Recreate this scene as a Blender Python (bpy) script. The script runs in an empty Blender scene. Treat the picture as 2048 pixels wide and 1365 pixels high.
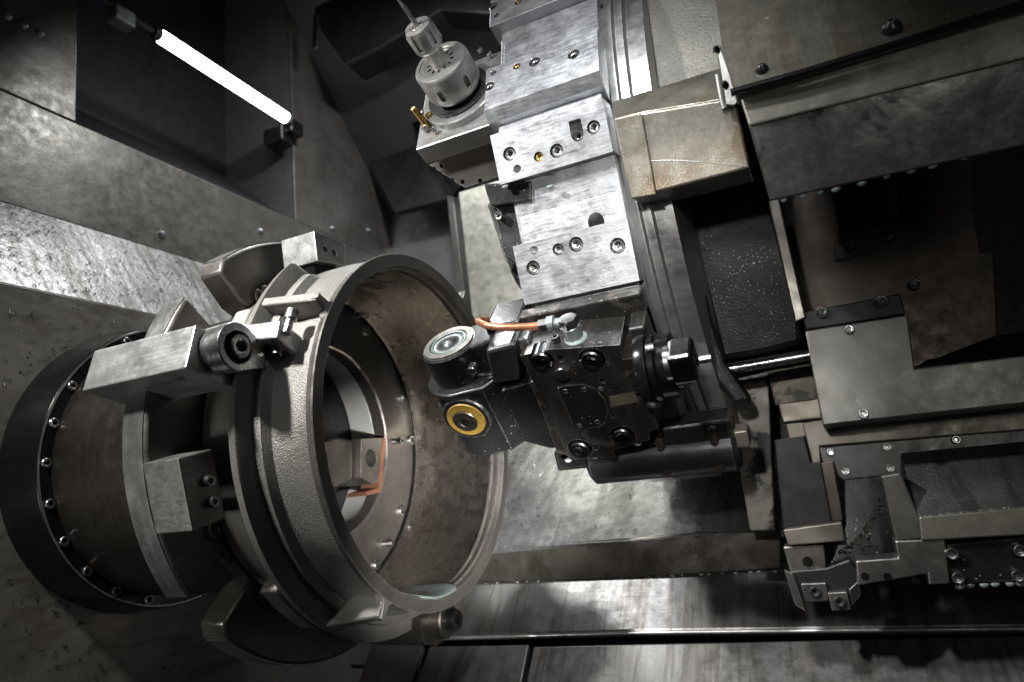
import bpy, bmesh, math, random
import numpy as np
from mathutils import Matrix, Vector
random.seed(7)
scene = bpy.context.scene
COL = scene.collection
rad = math.radians

# ------------------------------------------------------------------ camera
# world: X = spindle axis (towards the right), Y = into the machine, Z = up.  1 unit = 10 cm
FPX = 1336.0
CR = np.array([[0.90259564, -0.39390917, 0.1736568], [0.41972212, 0.89489852, -0.15162447], [-0.09567894, 0.20974319, 0.97306389]])
cam = bpy.data.cameras.new('camera'); camo = bpy.data.objects.new('camera', cam); COL.objects.link(camo)
cam.sensor_width = 36; cam.lens = FPX/2048*36; cam.clip_start = 0.05; cam.clip_end = 200
mw = Matrix.Identity(4)
for i in range(3):
    mw[i][0] = CR[i, 0]; mw[i][1] = CR[i, 2]; mw[i][2] = -CR[i, 1]
camo.matrix_world = mw
cam.dof.use_dof = True; cam.dof.focus_distance = 6.6; cam.dof.aperture_fstop = 0.62
scene.camera = camo
# ------------------------------------------------------------------ world, lamps and added fill lights, exposure
world = bpy.data.worlds.new('World'); scene.world = world; world.use_nodes = True
bgn = world.node_tree.nodes['Background']; bgn.inputs[0].default_value = (0.75, 0.82, 1, 1); bgn.inputs[1].default_value = 0.012
scene.view_settings.view_transform = 'Standard'; scene.view_settings.look = 'None'
scene.view_settings.exposure = 0; scene.view_settings.gamma = 1

def area(name, loc, target, energy, sx, sy, col=(1, 1, 1), spread=180):
    l = bpy.data.lights.new(name, 'AREA'); l.shape = 'RECTANGLE'; l.size = sx; l.size_y = sy; l.energy = energy; l.color = col; l.spread = rad(spread)
    o = bpy.data.objects.new(name, l); COL.objects.link(o)
    d = Vector(target)-Vector(loc); o.matrix_world = Matrix.Translation(loc) @ d.to_track_quat('-Z', 'Y').to_matrix().to_4x4()
    return o
area('work_light_upper', (-6.2, 0.6, 5.8), (-4.8, 6.2, 1.2), 400, 0.35, 0.6, (1, 0.99, 0.96), 90)
area('work_light_camera', (-1.2, 0.9, 6.8), (-1.8, 6.0, 2.6), 74, 0.6, 0.5, (0.96, 0.98, 1.0), 55)
area('work_light_right', (0.4, 1.8, -1.0), (-5.1, 8.7, -0.2), 100, 0.3, 0.3, (1, 0.98, 0.95), 28)
area('fill_light_back', (-7.5, 8.2, 10.5), (-4.5, 11.5, 0), 260, 1.8, 0.9, (0.97, 0.99, 1), 120)  # added out-of-frame fill that brightens the rear walls and floor sheets
area('fill_light_corner', (-4.4, 8.8, 9.8), (-8.6, 12.6, 4.5), 290, 0.8, 0.5, (0.97, 0.99, 1), 130)  # extra unseen fill to lift the grey corner wall
area('work_light_front', (-0.6, -0.8, 1.6), (-1.6, 5.6, 1.2), 22, 0.25, 0.25, (1, 0.98, 0.95), 40)
area('fill_light_low', (2.2, -0.4, 1.2), (2.5, 7, -0.5), 19, 0.8, 0.8, (1, 0.97, 0.9), 120)  # weak added fill that makes the dark carriage plate visible
area('fill_light_left_low', (-7.0, 1.0, -0.9), (-7.0, 7, -1.2), 32, 0.6, 0.4, (1, 0.97, 0.93), 120)  # added low fill for the lower jaw and the left wall

# ------------------------------------------------------------------ geometry of the view
def ray(px, py): return CR @ np.array([(px-1024)/FPX, 1, (682.5-py)/FPX])
def at(px, py, d): return ray(px, py)*d
def on(px, py, ax, c):
    r = ray(px, py); return r*(c/r[ax])
def fr(o, th=0.0):
    """frame: x = spindle direction, z = outward normal leaning th degrees downwards, y = up along the face"""
    t = rad(th); s, c = math.sin(t), math.cos(t)
    return np.array(o, float), np.array([[1, 0, 0], [0, -s, c], [0, -c, -s]])
def loc(F, px, py, z=0.0):
    o, M = F; r = M @ ray(px, py); oo = M @ o; k = (oo[2]+z)/r[2]; return r*k-oo
def tol(F, p): return F[1] @ (np.asarray(p, float)-F[0])
def tow(F, p): return F[0]+np.asarray(p, float) @ F[1]
def mat4(F):
    m = Matrix.Identity(4)
    for i in range(3):
        for j in range(3): m[i][j] = F[1][j, i]
        m[i][3] = F[0][i]
    return m
WF = (np.zeros(3), np.eye(3))

# ------------------------------------------------------------------ materials
MC = {}
def M(name, col, metal=0.6, rough=0.4, bump=0.0, bscale=30.0, scratch=0.0, svec=(2, 60, 60), stain=None, speck=None, streak=None, grain=0.12, spec=0.5, coat=0.0, turn=None, wear_glint=None):
    if name in MC: return MC[name]
    if metal >= 0.3: metal = min(1.0, metal+0.2); rough *= 0.86
    m = bpy.data.materials.new(name); m.use_nodes = True; MC[name] = m
    nt = m.node_tree; N = nt.nodes; Lk = nt.links.new
    b = N['Principled BSDF']; tc = N.new('ShaderNodeTexCoord')
    b.inputs['Metallic'].default_value = metal; b.inputs['Specular IOR Level'].default_value = spec
    b.inputs['Coat Weight'].default_value = coat; b.inputs['Coat Roughness'].default_value = 0.12
    co = tc.outputs['Object']
    def mapped(v, rot=None):
        mp = N.new('ShaderNodeMapping'); mp.inputs['Scale'].default_value = v
        if rot: mp.inputs['Rotation'].default_value = rot
        Lk(co, mp.inputs[0]); return mp.outputs[0]
    def noise(vec, sc, det=4, rg=0.55, dist=0):
        n = N.new('ShaderNodeTexNoise'); n.inputs['Scale'].default_value = sc; n.inputs['Detail'].default_value = det; n.inputs['Roughness'].default_value = rg
        n.inputs['Distortion'].default_value = dist
        Lk(vec, n.inputs['Vector']); return n.outputs['Fac']
    def ramp(f, a, c, va=0.0, vb=1.0):
        r = N.new('ShaderNodeMapRange'); r.inputs[1].default_value = a; r.inputs[2].default_value = c; r.inputs[3].default_value = va; r.inputs[4].default_value = vb
        Lk(f, r.inputs[0]); return r.outputs[0]
    def mix(f, A, B, mode='MIX'):
        x = N.new('ShaderNodeMix'); x.data_type = 'RGBA'; x.blend_type = mode
        if isinstance(f, float): x.inputs[0].default_value = f
        else: Lk(f, x.inputs[0])
        for k, v in ((6, A), (7, B)):
            if isinstance(v, tuple): x.inputs[k].default_value = (*v[:3], 1)
            else: Lk(v, x.inputs[k])
        return x.outputs[2]
    big = noise(co, 1.7, 5, 0.6); fine = noise(co, 24, 3, 0.6)
    c = mix(ramp(big, 0.3, 0.7), tuple(x*(1-grain*1.6) for x in col), tuple(min(1, x*(1+grain*1.6)) for x in col))
    c = mix(ramp(fine, 0.3, 0.7, 0, grain*1.8), c, tuple(x*0.5 for x in col))
    oi = N.new('ShaderNodeObjectInfo'); c = mix(ramp(oi.outputs['Random'], 0, 1, 0.0, 0.22), c, tuple(x*0.55 for x in col))
    rf = ramp(noise(co, 5, 6, 0.7), 0.3, 0.7, max(0.03, rough*0.72), min(1, rough*1.3))
    hts = []
    if scratch:
        s = noise(mapped(svec, turn), 1.0, 5, 0.7); s2 = noise(mapped((svec[1]*0.7, svec[0]*3, svec[2]), (0, 0, 0.5)), 1.0, 3, 0.6)
        c = mix(ramp(s, 0.35, 0.75, 0, min(0.9, scratch*1.1)), c, tuple(x*0.42 for x in col))
        c = mix(ramp(s2, 0.62, 0.72, 0, scratch*0.8), c, tuple(min(1, x*1.35) for x in col))
        mm = N.new('ShaderNodeMath'); mm.operation = 'ADD'; Lk(rf, mm.inputs[0]); Lk(ramp(s, 0.3, 0.7, -0.12*scratch*2, 0.15*scratch*2), mm.inputs[1]); rf = mm.outputs[0]
        hts.append((s, scratch*0.35, 0.01)); hts.append((s2, scratch*0.2, 0.01))
    if streak:   # runs of dried coolant: (colour, vector, amount)
        s = noise(mapped(streak[1]), 1.0, 4, 0.6, 0.9); k = ramp(s, 0.53, 0.60, 0, streak[2])
        c = mix(k, c, streak[0])
        s = noise(mapped(tuple(v*0.45 for v in streak[1])), 1.0, 4, 0.6, 1.2); k = ramp(s, 0.45, 0.62, 0, streak[2]*0.7)
        c = mix(k, c, streak[0])
    if stain:    # (colour, scale, lo, hi, amount)
        s = noise(co, stain[1], 8, 0.65, 0.6); c = mix(ramp(s, stain[2], stain[3], 0, stain[4]), c, stain[0])
    if speck:    # (colour, scale, threshold)
        v = N.new('ShaderNodeTexVoronoi'); v.inputs['Scale'].default_value = speck[1]; Lk(co, v.inputs['Vector'])
        n2 = noise(co, 1.3, 4, 0.6); a = N.new('ShaderNodeMath'); a.operation = 'MULTIPLY_ADD'; Lk(n2, a.inputs[0]); a.inputs[1].default_value = -0.45; Lk(v.outputs['Distance'], a.inputs[2])
        k = ramp(a.outputs[0], speck[2]-0.225, speck[2]-0.185, 1, 0); c = mix(k, c, speck[0])
    if metal >= 0.3: hts.append((noise(co, 1.1, 2, 0.5), 0.35, 0.05)); hts.append((noise(co, 7, 3, 0.6), 0.12, 0.02))
    if bump:
        hts.append((noise(co, bscale, 3, 0.6), bump, 0.03))
    if wear_glint:  # worn edges plus edge highlights painted into the base colour
        bv = N.new('ShaderNodeBevel'); bv.samples = 4; bv.inputs['Radius'].default_value = 0.016
        ge = N.new('ShaderNodeNewGeometry'); dt = N.new('ShaderNodeVectorMath'); dt.operation = 'DOT_PRODUCT'
        Lk(bv.outputs[0], dt.inputs[0]); Lk(ge.outputs['Normal'], dt.inputs[1])
        a_ = N.new('ShaderNodeMath'); a_.operation = 'MULTIPLY'; Lk(ramp(dt.outputs['Value'], 0.995, 0.93, 0, 1), a_.inputs[0]); Lk(ramp(noise(co, 14, 4, 0.7), 0.38, 0.6, 0.1, 0.85), a_.inputs[1])
        c = mix(a_.outputs[0], c, wear_glint)
    Lk(c, b.inputs['Base Color']); Lk(rf, b.inputs['Roughness'])
    prev = None
    for h, st, di in hts:
        bp = N.new('ShaderNodeBump'); bp.inputs['Strength'].default_value = min(1, st); bp.inputs['Distance'].default_value = di
        Lk(h, bp.inputs['Height'])
        if prev: Lk(prev, bp.inputs['Normal'])
        prev = bp.outputs[0]
    if prev: Lk(prev, b.inputs['Normal'])
    return m
steel = M('ground_steel', (0.56, 0.57, 0.59), 0.66, 0.42, scratch=0.42, svec=(5, 80, 50), turn=(0, 0, 0.25), grain=0.10)
steel2 = M('milled_steel', (0.46, 0.46, 0.45), 0.6, 0.42, wear_glint=(0.8, 0.8, 0.78), scratch=0.3, svec=(2, 26, 8), stain=((0.25, 0.25, 0.26), 3, 0.52, 0.6, 0.4))
bright = M('bright_screw_steel', (0.42, 0.42, 0.415), 0.9, 0.33, grain=0.04)
chrome = M('polished_steel', (0.46, 0.45, 0.43), 0.52, 0.42, wear_glint=(0.7, 0.7, 0.68), grain=0.03, scratch=0.15, svec=(2, 2, 40))
zinc = M('zinc_fitting', (0.30, 0.32, 0.33), 0.5, 0.5, bump=0.3, bscale=14)
castm = M('cast_iron', (0.215, 0.205, 0.188), 0.45, 0.46, bump=0.5, bscale=70, grain=0.08)
castg = M('rough_grey_casting', (0.34, 0.325, 0.29), 0.25, 0.5, bump=0.7, bscale=34, grain=0.2, speck=((0.08, 0.08, 0.075), 26, 0.09))
bore = M('turned_bore', (0.31, 0.284, 0.252), 0.78, 0.32, scratch=0.08, svec=(26, 0.6, 0.6), speck=((0.02, 0.018, 0.015), 11, 0.07), grain=0.07)
turned = M('turned_brown_steel', (0.10, 0.09, 0.078), 0.7, 0.42, scratch=0.35, svec=(16, 1.2, 1.2), stain=((0.09, 0.08, 0.07), 2.5, 0.5, 0.62, 0.6))
boltm = M('dark_bolt_steel', (0.16, 0.16, 0.165), 0.8, 0.3)
jawm = M('jaw_steel', (0.19, 0.176, 0.162), 0.6, 0.42, wear_glint=(0.55, 0.53, 0.5), scratch=0.3, svec=(1.0, 3, 9), stain=((0.13, 0.115, 0.10), 3, 0.5, 0.62, 0.5))
jawedge = M('jaw_edge_steel', (0.42, 0.42, 0.41), 0.7, 0.38, scratch=0.3, svec=(18, 1, 1))
blackm = M('black_oxide', (0.022, 0.022, 0.023), 0.35, 0.34, wear_glint=(0.3, 0.3, 0.29), grain=0.2, coat=0.15, speck=((0.5, 0.48, 0.42), 15, 0.055))
black2 = M('black_ring_steel', (0.013, 0.013, 0.014), 0.4, 0.25, grain=0.2)
browno = M('worn_black_oxide', (0.06, 0.056, 0.052), 0.6, 0.34, wear_glint=(0.42, 0.41, 0.39), scratch=0.25, svec=(3, 9, 9), speck=((0.55, 0.5, 0.42), 13, 0.045), stain=((0.16, 0.145, 0.125), 3.2, 0.57, 0.62, 0.75), streak=((0.085, 0.08, 0.077), (6, 1.2, 1), 0.6))
darkg = M('dark_grey_steel', (0.05, 0.051, 0.053), 0.5, 0.38, wear_glint=(0.34, 0.34, 0.33), grain=0.2, speck=((0.4, 0.4, 0.38), 16, 0.045))
sheetb = M('brown_sheet', (0.23, 0.218, 0.20), 0.45, 0.42, stain=((0.10, 0.088, 0.07), 1.4, 0.5, 0.65, 0.5), speck=((0.34, 0.31, 0.26), 9, 0.05), grain=0.15)
sheetend = M('end_wall_sheet', (0.24, 0.225, 0.20), 0.4, 0.46, streak=((0.12, 0.105, 0.085), (1, 4, 0.6), 0.55), speck=((0.03, 0.028, 0.025), 7, 0.055), grain=0.14)
sheetg = M('grey_sheet', (0.20, 0.20, 0.205), 0.4, 0.5, grain=0.08)
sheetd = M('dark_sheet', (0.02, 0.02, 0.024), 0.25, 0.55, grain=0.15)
shelfm = M('wet_shelf_sheet', (0.62, 0.62, 0.61), 0.35, 0.42, bump=0.5, bscale=9, streak=((0.16, 0.15, 0.12), (0.7, 6, 0.7), 0.6), speck=((0.08, 0.08, 0.075), 14, 0.07), stain=((0.28, 0.28, 0.26), 1.1, 0.46, 0.66, 0.8))
doorm = M('pale_cover_sheet', (0.40, 0.39, 0.34), 0.4, 0.42, streak=((0.25, 0.24, 0.2), (3.2, 3.2, 0.5), 0.6), grain=0.1)
wetm = M('wet_bed_sheet', (0.42, 0.415, 0.41), 0.55, 0.3, bump=0.4, bscale=2.2, streak=((0.16, 0.155, 0.15), (3.5, 0.35, 0.35), 0.6), stain=((0.2, 0.195, 0.195), 0.8, 0.48, 0.7, 0.6), grain=0.2)
lipm = M('bed_lip_sheet', (0.15, 0.135, 0.12), 0.55, 0.42, stain=((0.07, 0.06, 0.045), 1.6, 0.48, 0.6, 0.8), grain=0.2)
floorm = M('floor_sheet', (0.25, 0.245, 0.238), 0.6, 0.42, streak=((0.11, 0.095, 0.08), (7, 0.35, 0.35), 0.6), stain=((0.19, 0.18, 0.17), 1.5, 0.5, 0.65, 0.4), scratch=0.12, svec=(1, 30, 30))
rust = M('rust_stained_cover', (0.235, 0.22, 0.185), 0.45, 0.40, bump=0.12, bscale=60, stain=((0.13, 0.09, 0.05), 1.5, 0.46, 0.62, 0.8), speck=((0.6, 0.57, 0.5), 34, 0.04), grain=0.2)
weld = M('weld_bead', (0.38, 0.38, 0.36), 0.6, 0.4)
caprm = M('right_cover_sheet', (0.185, 0.172, 0.142), 0.4, 0.4, scratch=0.25, svec=(40, 1, 1), streak=((0.12, 0.10, 0.075), (4, 0.5, 0.5), 0.5), stain=((0.14, 0.11, 0.08), 1.1, 0.48, 0.66, 0.4), speck=((0.4, 0.38, 0.3), 8, 0.045), grain=0.15)
capr2 = M('pale_fold_sheet', (0.30, 0.285, 0.245), 0.4, 0.4, grain=0.1)
capr3 = M('wet_grey_cover', (0.17, 0.168, 0.16), 0.55, 0.33, bump=0.25, bscale=2.5, stain=((0.07, 0.07, 0.07), 3.2, 0.60, 0.63, 0.7), streak=((0.22, 0.22, 0.21), (5, 0.35, 0.35), 0.35), grain=0.12)
dcast = M('oily_black_casting', (0.012, 0.012, 0.013), 0.2, 0.45, bump=0.3, bscale=45, speck=((0.42, 0.40, 0.34), 26, 0.095), grain=0.2)
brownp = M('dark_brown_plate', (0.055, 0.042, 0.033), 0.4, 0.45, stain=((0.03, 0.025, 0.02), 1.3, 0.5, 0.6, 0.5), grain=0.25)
greyp = M('dusty_grey_plate', (0.125, 0.122, 0.112), 0.45, 0.42, bump=0.08, bscale=90, stain=((0.06, 0.058, 0.05), 1.0, 0.5, 0.62, 0.7), grain=0.12)
beige = M('beige_block', (0.20, 0.18, 0.15), 0.3, 0.5, stain=((0.2, 0.17, 0.12), 2.0, 0.52, 0.64, 0.4))
motl = M('mottled_casting', (0.2, 0.185, 0.16), 0.2, 0.5, bump=0.4, bscale=8, stain=((0.015, 0.014, 0.013), 1.7, 0.50, 0.54, 1.0))
motb = M('mottled_brown_casting', (0.17, 0.145, 0.105), 0.2, 0.5, stain=((0.03, 0.026, 0.022), 2.6, 0.50, 0.54, 0.9))
boxm = M('blasted_grey_box', (0.14, 0.142, 0.138), 0.4, 0.42, bump=0.55, bscale=14, speck=((0.6, 0.6, 0.55), 17, 0.045), streak=((0.04, 0.04, 0.04), (4, 0.5, 0.5), 0.5))
copper = M('copper_pipe', (0.66, 0.27, 0.15), 0.55, 0.34, grain=0.08)
brass = M('brass', (0.78, 0.52, 0.18), 0.8, 0.3, grain=0.1)
yellow = M('yellow_ring', (0.22, 0.14, 0.025), 0.1, 0.4, stain=((0.09, 0.06, 0.02), 6, 0.55, 0.62, 0.9))
seal = M('black_seal', (0.008, 0.008, 0.009), 0.0, 0.22)
greenr = M('green_seal_ring', (0.01, 0.07, 0.05), 0.1, 0.3)
holem = M('oily_hole', (0.006, 0.006, 0.006), 0.2, 0.3)
drop = M('coolant', (0.26, 0.32, 0.31), 0.0, 0.06, grain=0.02, spec=0.9, coat=1.0)
chip = M('bright_chips', (0.55, 0.53, 0.47), 0.8, 0.3, grain=0.1)
chipd = M('dark_chips', (0.03, 0.03, 0.028), 0.5, 0.4, grain=0.1)
lampm = bpy.data.materials.new('lamp_tube'); lampm.use_nodes = True
_b = lampm.node_tree.nodes['Principled BSDF']; _b.inputs['Emission Color'].default_value = (0.93, 0.96, 1, 1); _b.inputs['Emission Strength'].default_value = 7

# ------------------------------------------------------------------ mesh builder
class B:
    def __init__(s): s.bm = bmesh.new()
    def poly(s, pts, z0, z1):
        """prism of a polygon in local x,y between z0 and z1"""
        if len(pts[0]) > 2: pts = [p[:2] for p in pts]
        a = sum(pts[i][0]*pts[(i+1) % len(pts)][1]-pts[(i+1) % len(pts)][0]*pts[i][1] for i in range(len(pts)))
        if a < 0: pts = pts[::-1]
        lo = [s.bm.verts.new((p[0], p[1], min(z0, z1))) for p in pts]; hi = [s.bm.verts.new((p[0], p[1], max(z0, z1))) for p in pts]
        s.bm.faces.new(hi); s.bm.faces.new(lo[::-1]); n = len(pts)
        for i in range(n): s.bm.faces.new((lo[i], lo[(i+1) % n], hi[(i+1) % n], hi[i]))
        return s
    def box(s, x0, x1, y0, y1, z0, z1): return s.poly([(x0, y0), (x1, y0), (x1, y1), (x0, y1)], z0, z1)
    def px(s, F, pts, z=0.0, th=0.1): return s.poly([loc(F, *p, z=z) for p in pts], z-th, z)
    def mesh_ring(s, rings, closed_ends=True):
        vr = [[s.bm.verts.new(p) for p in r] for r in rings]; n = len(vr[0])
        for a, b in zip(vr, vr[1:]):
            for i in range(n): s.bm.faces.new((a[i], a[(i+1) % n], b[(i+1) % n], b[i]))
        if closed_ends:
            s.bm.faces.new(vr[0][::-1]); s.bm.faces.new(vr[-1])
        return s
    def lathe(s, prof, n=96, axis='x', c=(0, 0, 0), loop=False, rfun=None):
        """prof: list of (along, radius); revolve about an axis through c. loop closes the profile"""
        rings = []
        for k in range(n):
            a = 2*math.pi*k/n; r_ = []
            for (t, r) in prof:
                if rfun: t, r = rfun(t, r, a)
                u, v = r*math.cos(a), r*math.sin(a)
                p = {'x': (t, u, v), 'y': (v, t, u), 'z': (u, v, t)}[axis]
                r_.append(s.bm.verts.new((p[0]+c[0], p[1]+c[1], p[2]+c[2])))
            rings.append(r_)
        m = len(prof); rng = m if loop else m-1
        for k in range(n):
            A, Bq = rings[k], rings[(k+1) % n]
            for i in range(rng):
                j = (i+1) % m; f = (A[i], A[j], Bq[j], Bq[i])
                try: s.bm.faces.new(f)
                except ValueError: pass
        if not loop:
            for i in (0, -1):
                if prof[i][1] > 1e-5:
                    try: s.bm.faces.new([r[i] for r in rings])
                    except ValueError: pass
        bmesh.ops.remove_doubles(s.bm, verts=s.bm.verts[:], dist=1e-5)
        bmesh.ops.recalc_face_normals(s.bm, faces=s.bm.faces[:]); return s
    def cyl(s, c, r, h, axis='z', n=40, r2=None, ch=0.0):
        r2 = r if r2 is None else r2
        pr = [(0, r)]+([(h-ch, r2), (h, r2-ch)] if ch else [(h, r2)])
        b2 = B(); b2.lathe(pr, n, axis, c); s.join(b2); return s
    def tube(s, path, r, n=14):
        P = [Vector(p) for p in path]; rings = []
        up = Vector((0.13, 0.2, 0.97)); 
        for i, p in enumerate(P):
            t = (P[min(i+1, len(P)-1)]-P[max(i-1, 0)]).normalized(); a = t.cross(up).normalized(); b = t.cross(a)
            rr = r[i] if isinstance(r, (list, tuple)) else r
            rings.append([tuple(p+(a*math.cos(2*math.pi*k/n)+b*math.sin(2*math.pi*k/n))*rr) for k in range(n)])
        s.mesh_ring(rings); bmesh.ops.recalc_face_normals(s.bm, faces=s.bm.faces[:]); return s
    def join(s, o):
        me = bpy.data.meshes.new('t'); o.bm.to_mesh(me); s.bm.from_mesh(me); bpy.data.meshes.remove(me); o.bm.free(); return s
    def xf(s, m): s.bm.transform(m); return s
    def done(s, name):
        bmesh.ops.recalc_face_normals(s.bm, faces=s.bm.faces[:])
        me = bpy.data.meshes.new(name); s.bm.to_mesh(me); s.bm.free(); return me

def finish(o, mat, bevel=0.012, seg=2, smooth=False):
    if mat: o.data.materials.clear(); o.data.materials.append(mat)
    if smooth:
        for p in o.data.polygons: p.use_smooth = True
        o.data.set_sharp_from_angle(angle=rad(32))
    if bevel:
        b = o.modifiers.new('bevel', 'BEVEL'); b.width = bevel; b.segments = seg; b.limit_method = 'ANGLE'; b.angle_limit = rad(40); b.harden_normals = False
def tag(o, label, cat, group=None, kind=None):
    o['label'] = label; o['category'] = cat
    if group: o['group'] = group
    if kind: o['kind'] = kind
    return o
def thing(name, F, label, cat, group=None):
    o = bpy.data.objects.new(name, None); COL.objects.link(o); o.matrix_world = mat4(F); o.empty_display_size = 0.1
    return tag(o, label, cat, group)
def part(name, b, mat, parent, bevel=0.012, smooth=False, seg=2):
    o = bpy.data.objects.new(name, b.done(name)); COL.objects.link(o); o.parent = parent; finish(o, mat, bevel, seg, smooth); return o
def solo(name, b, mat, F, label, cat, group=None, kind=None, bevel=0.012, smooth=False):
    o = bpy.data.objects.new(name, b.done(name)); COL.objects.link(o); o.matrix_world = mat4(F); finish(o, mat, bevel, 2, smooth); return tag(o, label, cat, group, kind)
def cut(o, cb):
    """subtract every island of builder cb (same local space) from o's mesh for good"""
    bpy.context.view_layer.update()
    bm = cb.bm; bmesh.ops.recalc_face_normals(bm, faces=bm.faces[:]); seen = set(); isl = []
    for v in bm.verts:
        if v in seen: continue
        st = [v]; seen.add(v); grp = []
        while st:
            w = st.pop(); grp.append(w)
            for e in w.link_edges:
                u = e.other_vert(w)
                if u not in seen: seen.add(u); st.append(u)
        isl.append(grp)
    keep = [(m.width, m.segments) for m in o.modifiers]; o.modifiers.clear(); tmp = []
    smooth = len(o.data.polygons) > 0 and o.data.polygons[0].use_smooth
    for grp in isl:
        ix = {v: i for i, v in enumerate(grp)}; fs = {f for v in grp for f in v.link_faces}
        me = bpy.data.meshes.new('c'); me.from_pydata([tuple(v.co) for v in grp], [], [[ix[v] for v in f.verts] for f in fs])
        c = bpy.data.objects.new('cutter', me); COL.objects.link(c); c.matrix_world = o.matrix_world.copy(); tmp.append(c)
        md = o.modifiers.new('b', 'BOOLEAN'); md.object = c; md.solver = 'FAST'; md.operation = 'DIFFERENCE'
    bm.free()
    dg = bpy.context.evaluated_depsgraph_get(); dg.update()
    me = bpy.data.meshes.new_from_object(o.evaluated_get(dg)); o.modifiers.clear(); o.data = me
    for c in tmp: bpy.data.objects.remove(c)
    if smooth:
        for p in me.polygons: p.use_smooth = True
        me.set_sharp_from_angle(angle=rad(32))
    for w, sg in keep:
        b = o.modifiers.new('bevel', 'BEVEL'); b.width = w; b.segments = sg; b.limit_method = 'ANGLE'; b.angle_limit = rad(40)
_sc = {}
def hexpt(r, k, n):   # point on a hexagon of across-corner radius r at step k of n
    a = 2*math.pi*k/n; s = (a % (math.pi/3))-math.pi/6
    q = r*math.cos(math.pi/6)/math.cos(s); return q*math.cos(a), q*math.sin(a)
def screw_mesh(kind, r, h, mat):
    key = (kind, round(r, 3), round(h, 3), mat.name)
    if key in _sc: return _sc[key]
    n = 24; b = B()
    if kind == 'socket':
        hr = r*0.52; dp = min(h*0.75, r*0.9)
        circ = lambda rr, z: [(rr*math.cos(2*math.pi*k/n), rr*math.sin(2*math.pi*k/n), z) for k in range(n)]
        hx = lambda rr, z: [(*hexpt(rr, k, n), z) for k in range(n)]
        b.mesh_ring([circ(r, 0), circ(r, h-0.12*r), circ(r*0.88, h), circ(hr*1.22, h), hx(hr, h-0.08*r), hx(hr, h-dp)])
    elif kind == 'hex':
        hx = lambda rr, z: [(*hexpt(rr, k, n), z) for k in range(n)]
        circ = lambda rr, z: [(rr*math.cos(2*math.pi*k/n), rr*math.sin(2*math.pi*k/n), z) for k in range(n)]
        b.mesh_ring([hx(r, 0), hx(r, h*0.86), circ(r*0.86, h), circ(r*0.5, h+0.003)])
    elif kind == 'dome':
        b.lathe([(0, r), (h*0.35, r*0.93), (h*0.7, r*0.7), (h, r*0.3), (h*0.8, r*0.2), (h*0.75, 0)], n, 'z')
    me = b.done('screw'); me.materials.append(mat)
    for p in me.polygons: p.use_smooth = True
    me.set_sharp_from_angle(angle=rad(35)); _sc[key] = me; return me
AX = {'z': Matrix.Identity(4), 'x': Matrix.Rotation(rad(90), 4, 'Y'), 'y': Matrix.Rotation(rad(-90), 4, 'X'), '-x': Matrix.Rotation(rad(-90), 4, 'Y'), '-y': Matrix.Rotation(rad(90), 4, 'X')}
def screw(parent, p, r, h=None, kind='socket', mat=None, axis='z', name='socket_screw'):
    mat = mat or bright; h = h or r
    o = bpy.data.objects.new(name, screw_mesh(kind, r, h, mat)); COL.objects.link(o)
    o.parent = parent; o.matrix_local = Matrix.Translation(tuple(p)) @ AX[axis] @ Matrix.Rotation(random.uniform(0, 1), 4, 'Z'); return o
def screw_thing(F, p, r, h, kind, mat, label, group, axis='z', name='cap_screw', cat='screw'):
    o = bpy.data.objects.new(name, screw_mesh(kind, r, h, mat)); COL.objects.link(o)
    o.matrix_world = mat4(F) @ Matrix.Translation(tuple(p)) @ AX[axis]; return tag(o, label, cat, group)

# =================================================================== ENCLOSURE (setting)
XE = -9.2
AXIS = np.array([-4.244, 6.9784, 0.79707])          # spindle axis passes here (front rim of the workpiece)
# end wall below the shelf, with the sheet's round opening hidden by the chuck flange
Fend = (np.array([XE, 0, 0]), np.array([[0, 1, 0], [0, 0, 1], [1, 0, 0]]))      # local x = Y, y = Z, z = +X
def yz(px, py, X): q = on(px, py, 0, X); return (q[1], q[2])
b = B(); b.poly([(-2, 3.175), (16, 3.175), (16, -9), (-2, -9)], -0.12, 0)
solo('end_wall', b, sheetend, Fend, 'brown grey sheet metal wall behind the chuck, stained by coolant runs', 'wall', kind='structure', bevel=0.02)
# sloping shelf
Zs2 = 4.73; XU = -10.2
b = B(); b.poly([(-2, 3.175), (16, 3.175), (16, 3.17), (-2, 3.17)], 0, 0.01)
bb = B(); v = [(XE, -2, 3.178), (XE, 16, 3.178), (XU, 16, Zs2), (XU, -2, Zs2)]
vs = [bb.bm.verts.new(p) for p in v]+[bb.bm.verts.new((p[0]-0.08, p[1], p[2]-0.05)) for p in v]
for f in ((0, 1, 2, 3), (7, 6, 5, 4), (0, 4, 5, 1), (1, 5, 6, 2), (2, 6, 7, 3), (3, 7, 4, 0)): bb.bm.faces.new([vs[i] for i in f])
b.bm.free()
solo('sloped_shelf', bb, shelfm, WF, 'bright sloping ledge littered with metal chips above the chuck', 'ledge', bevel=0.0)
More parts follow.
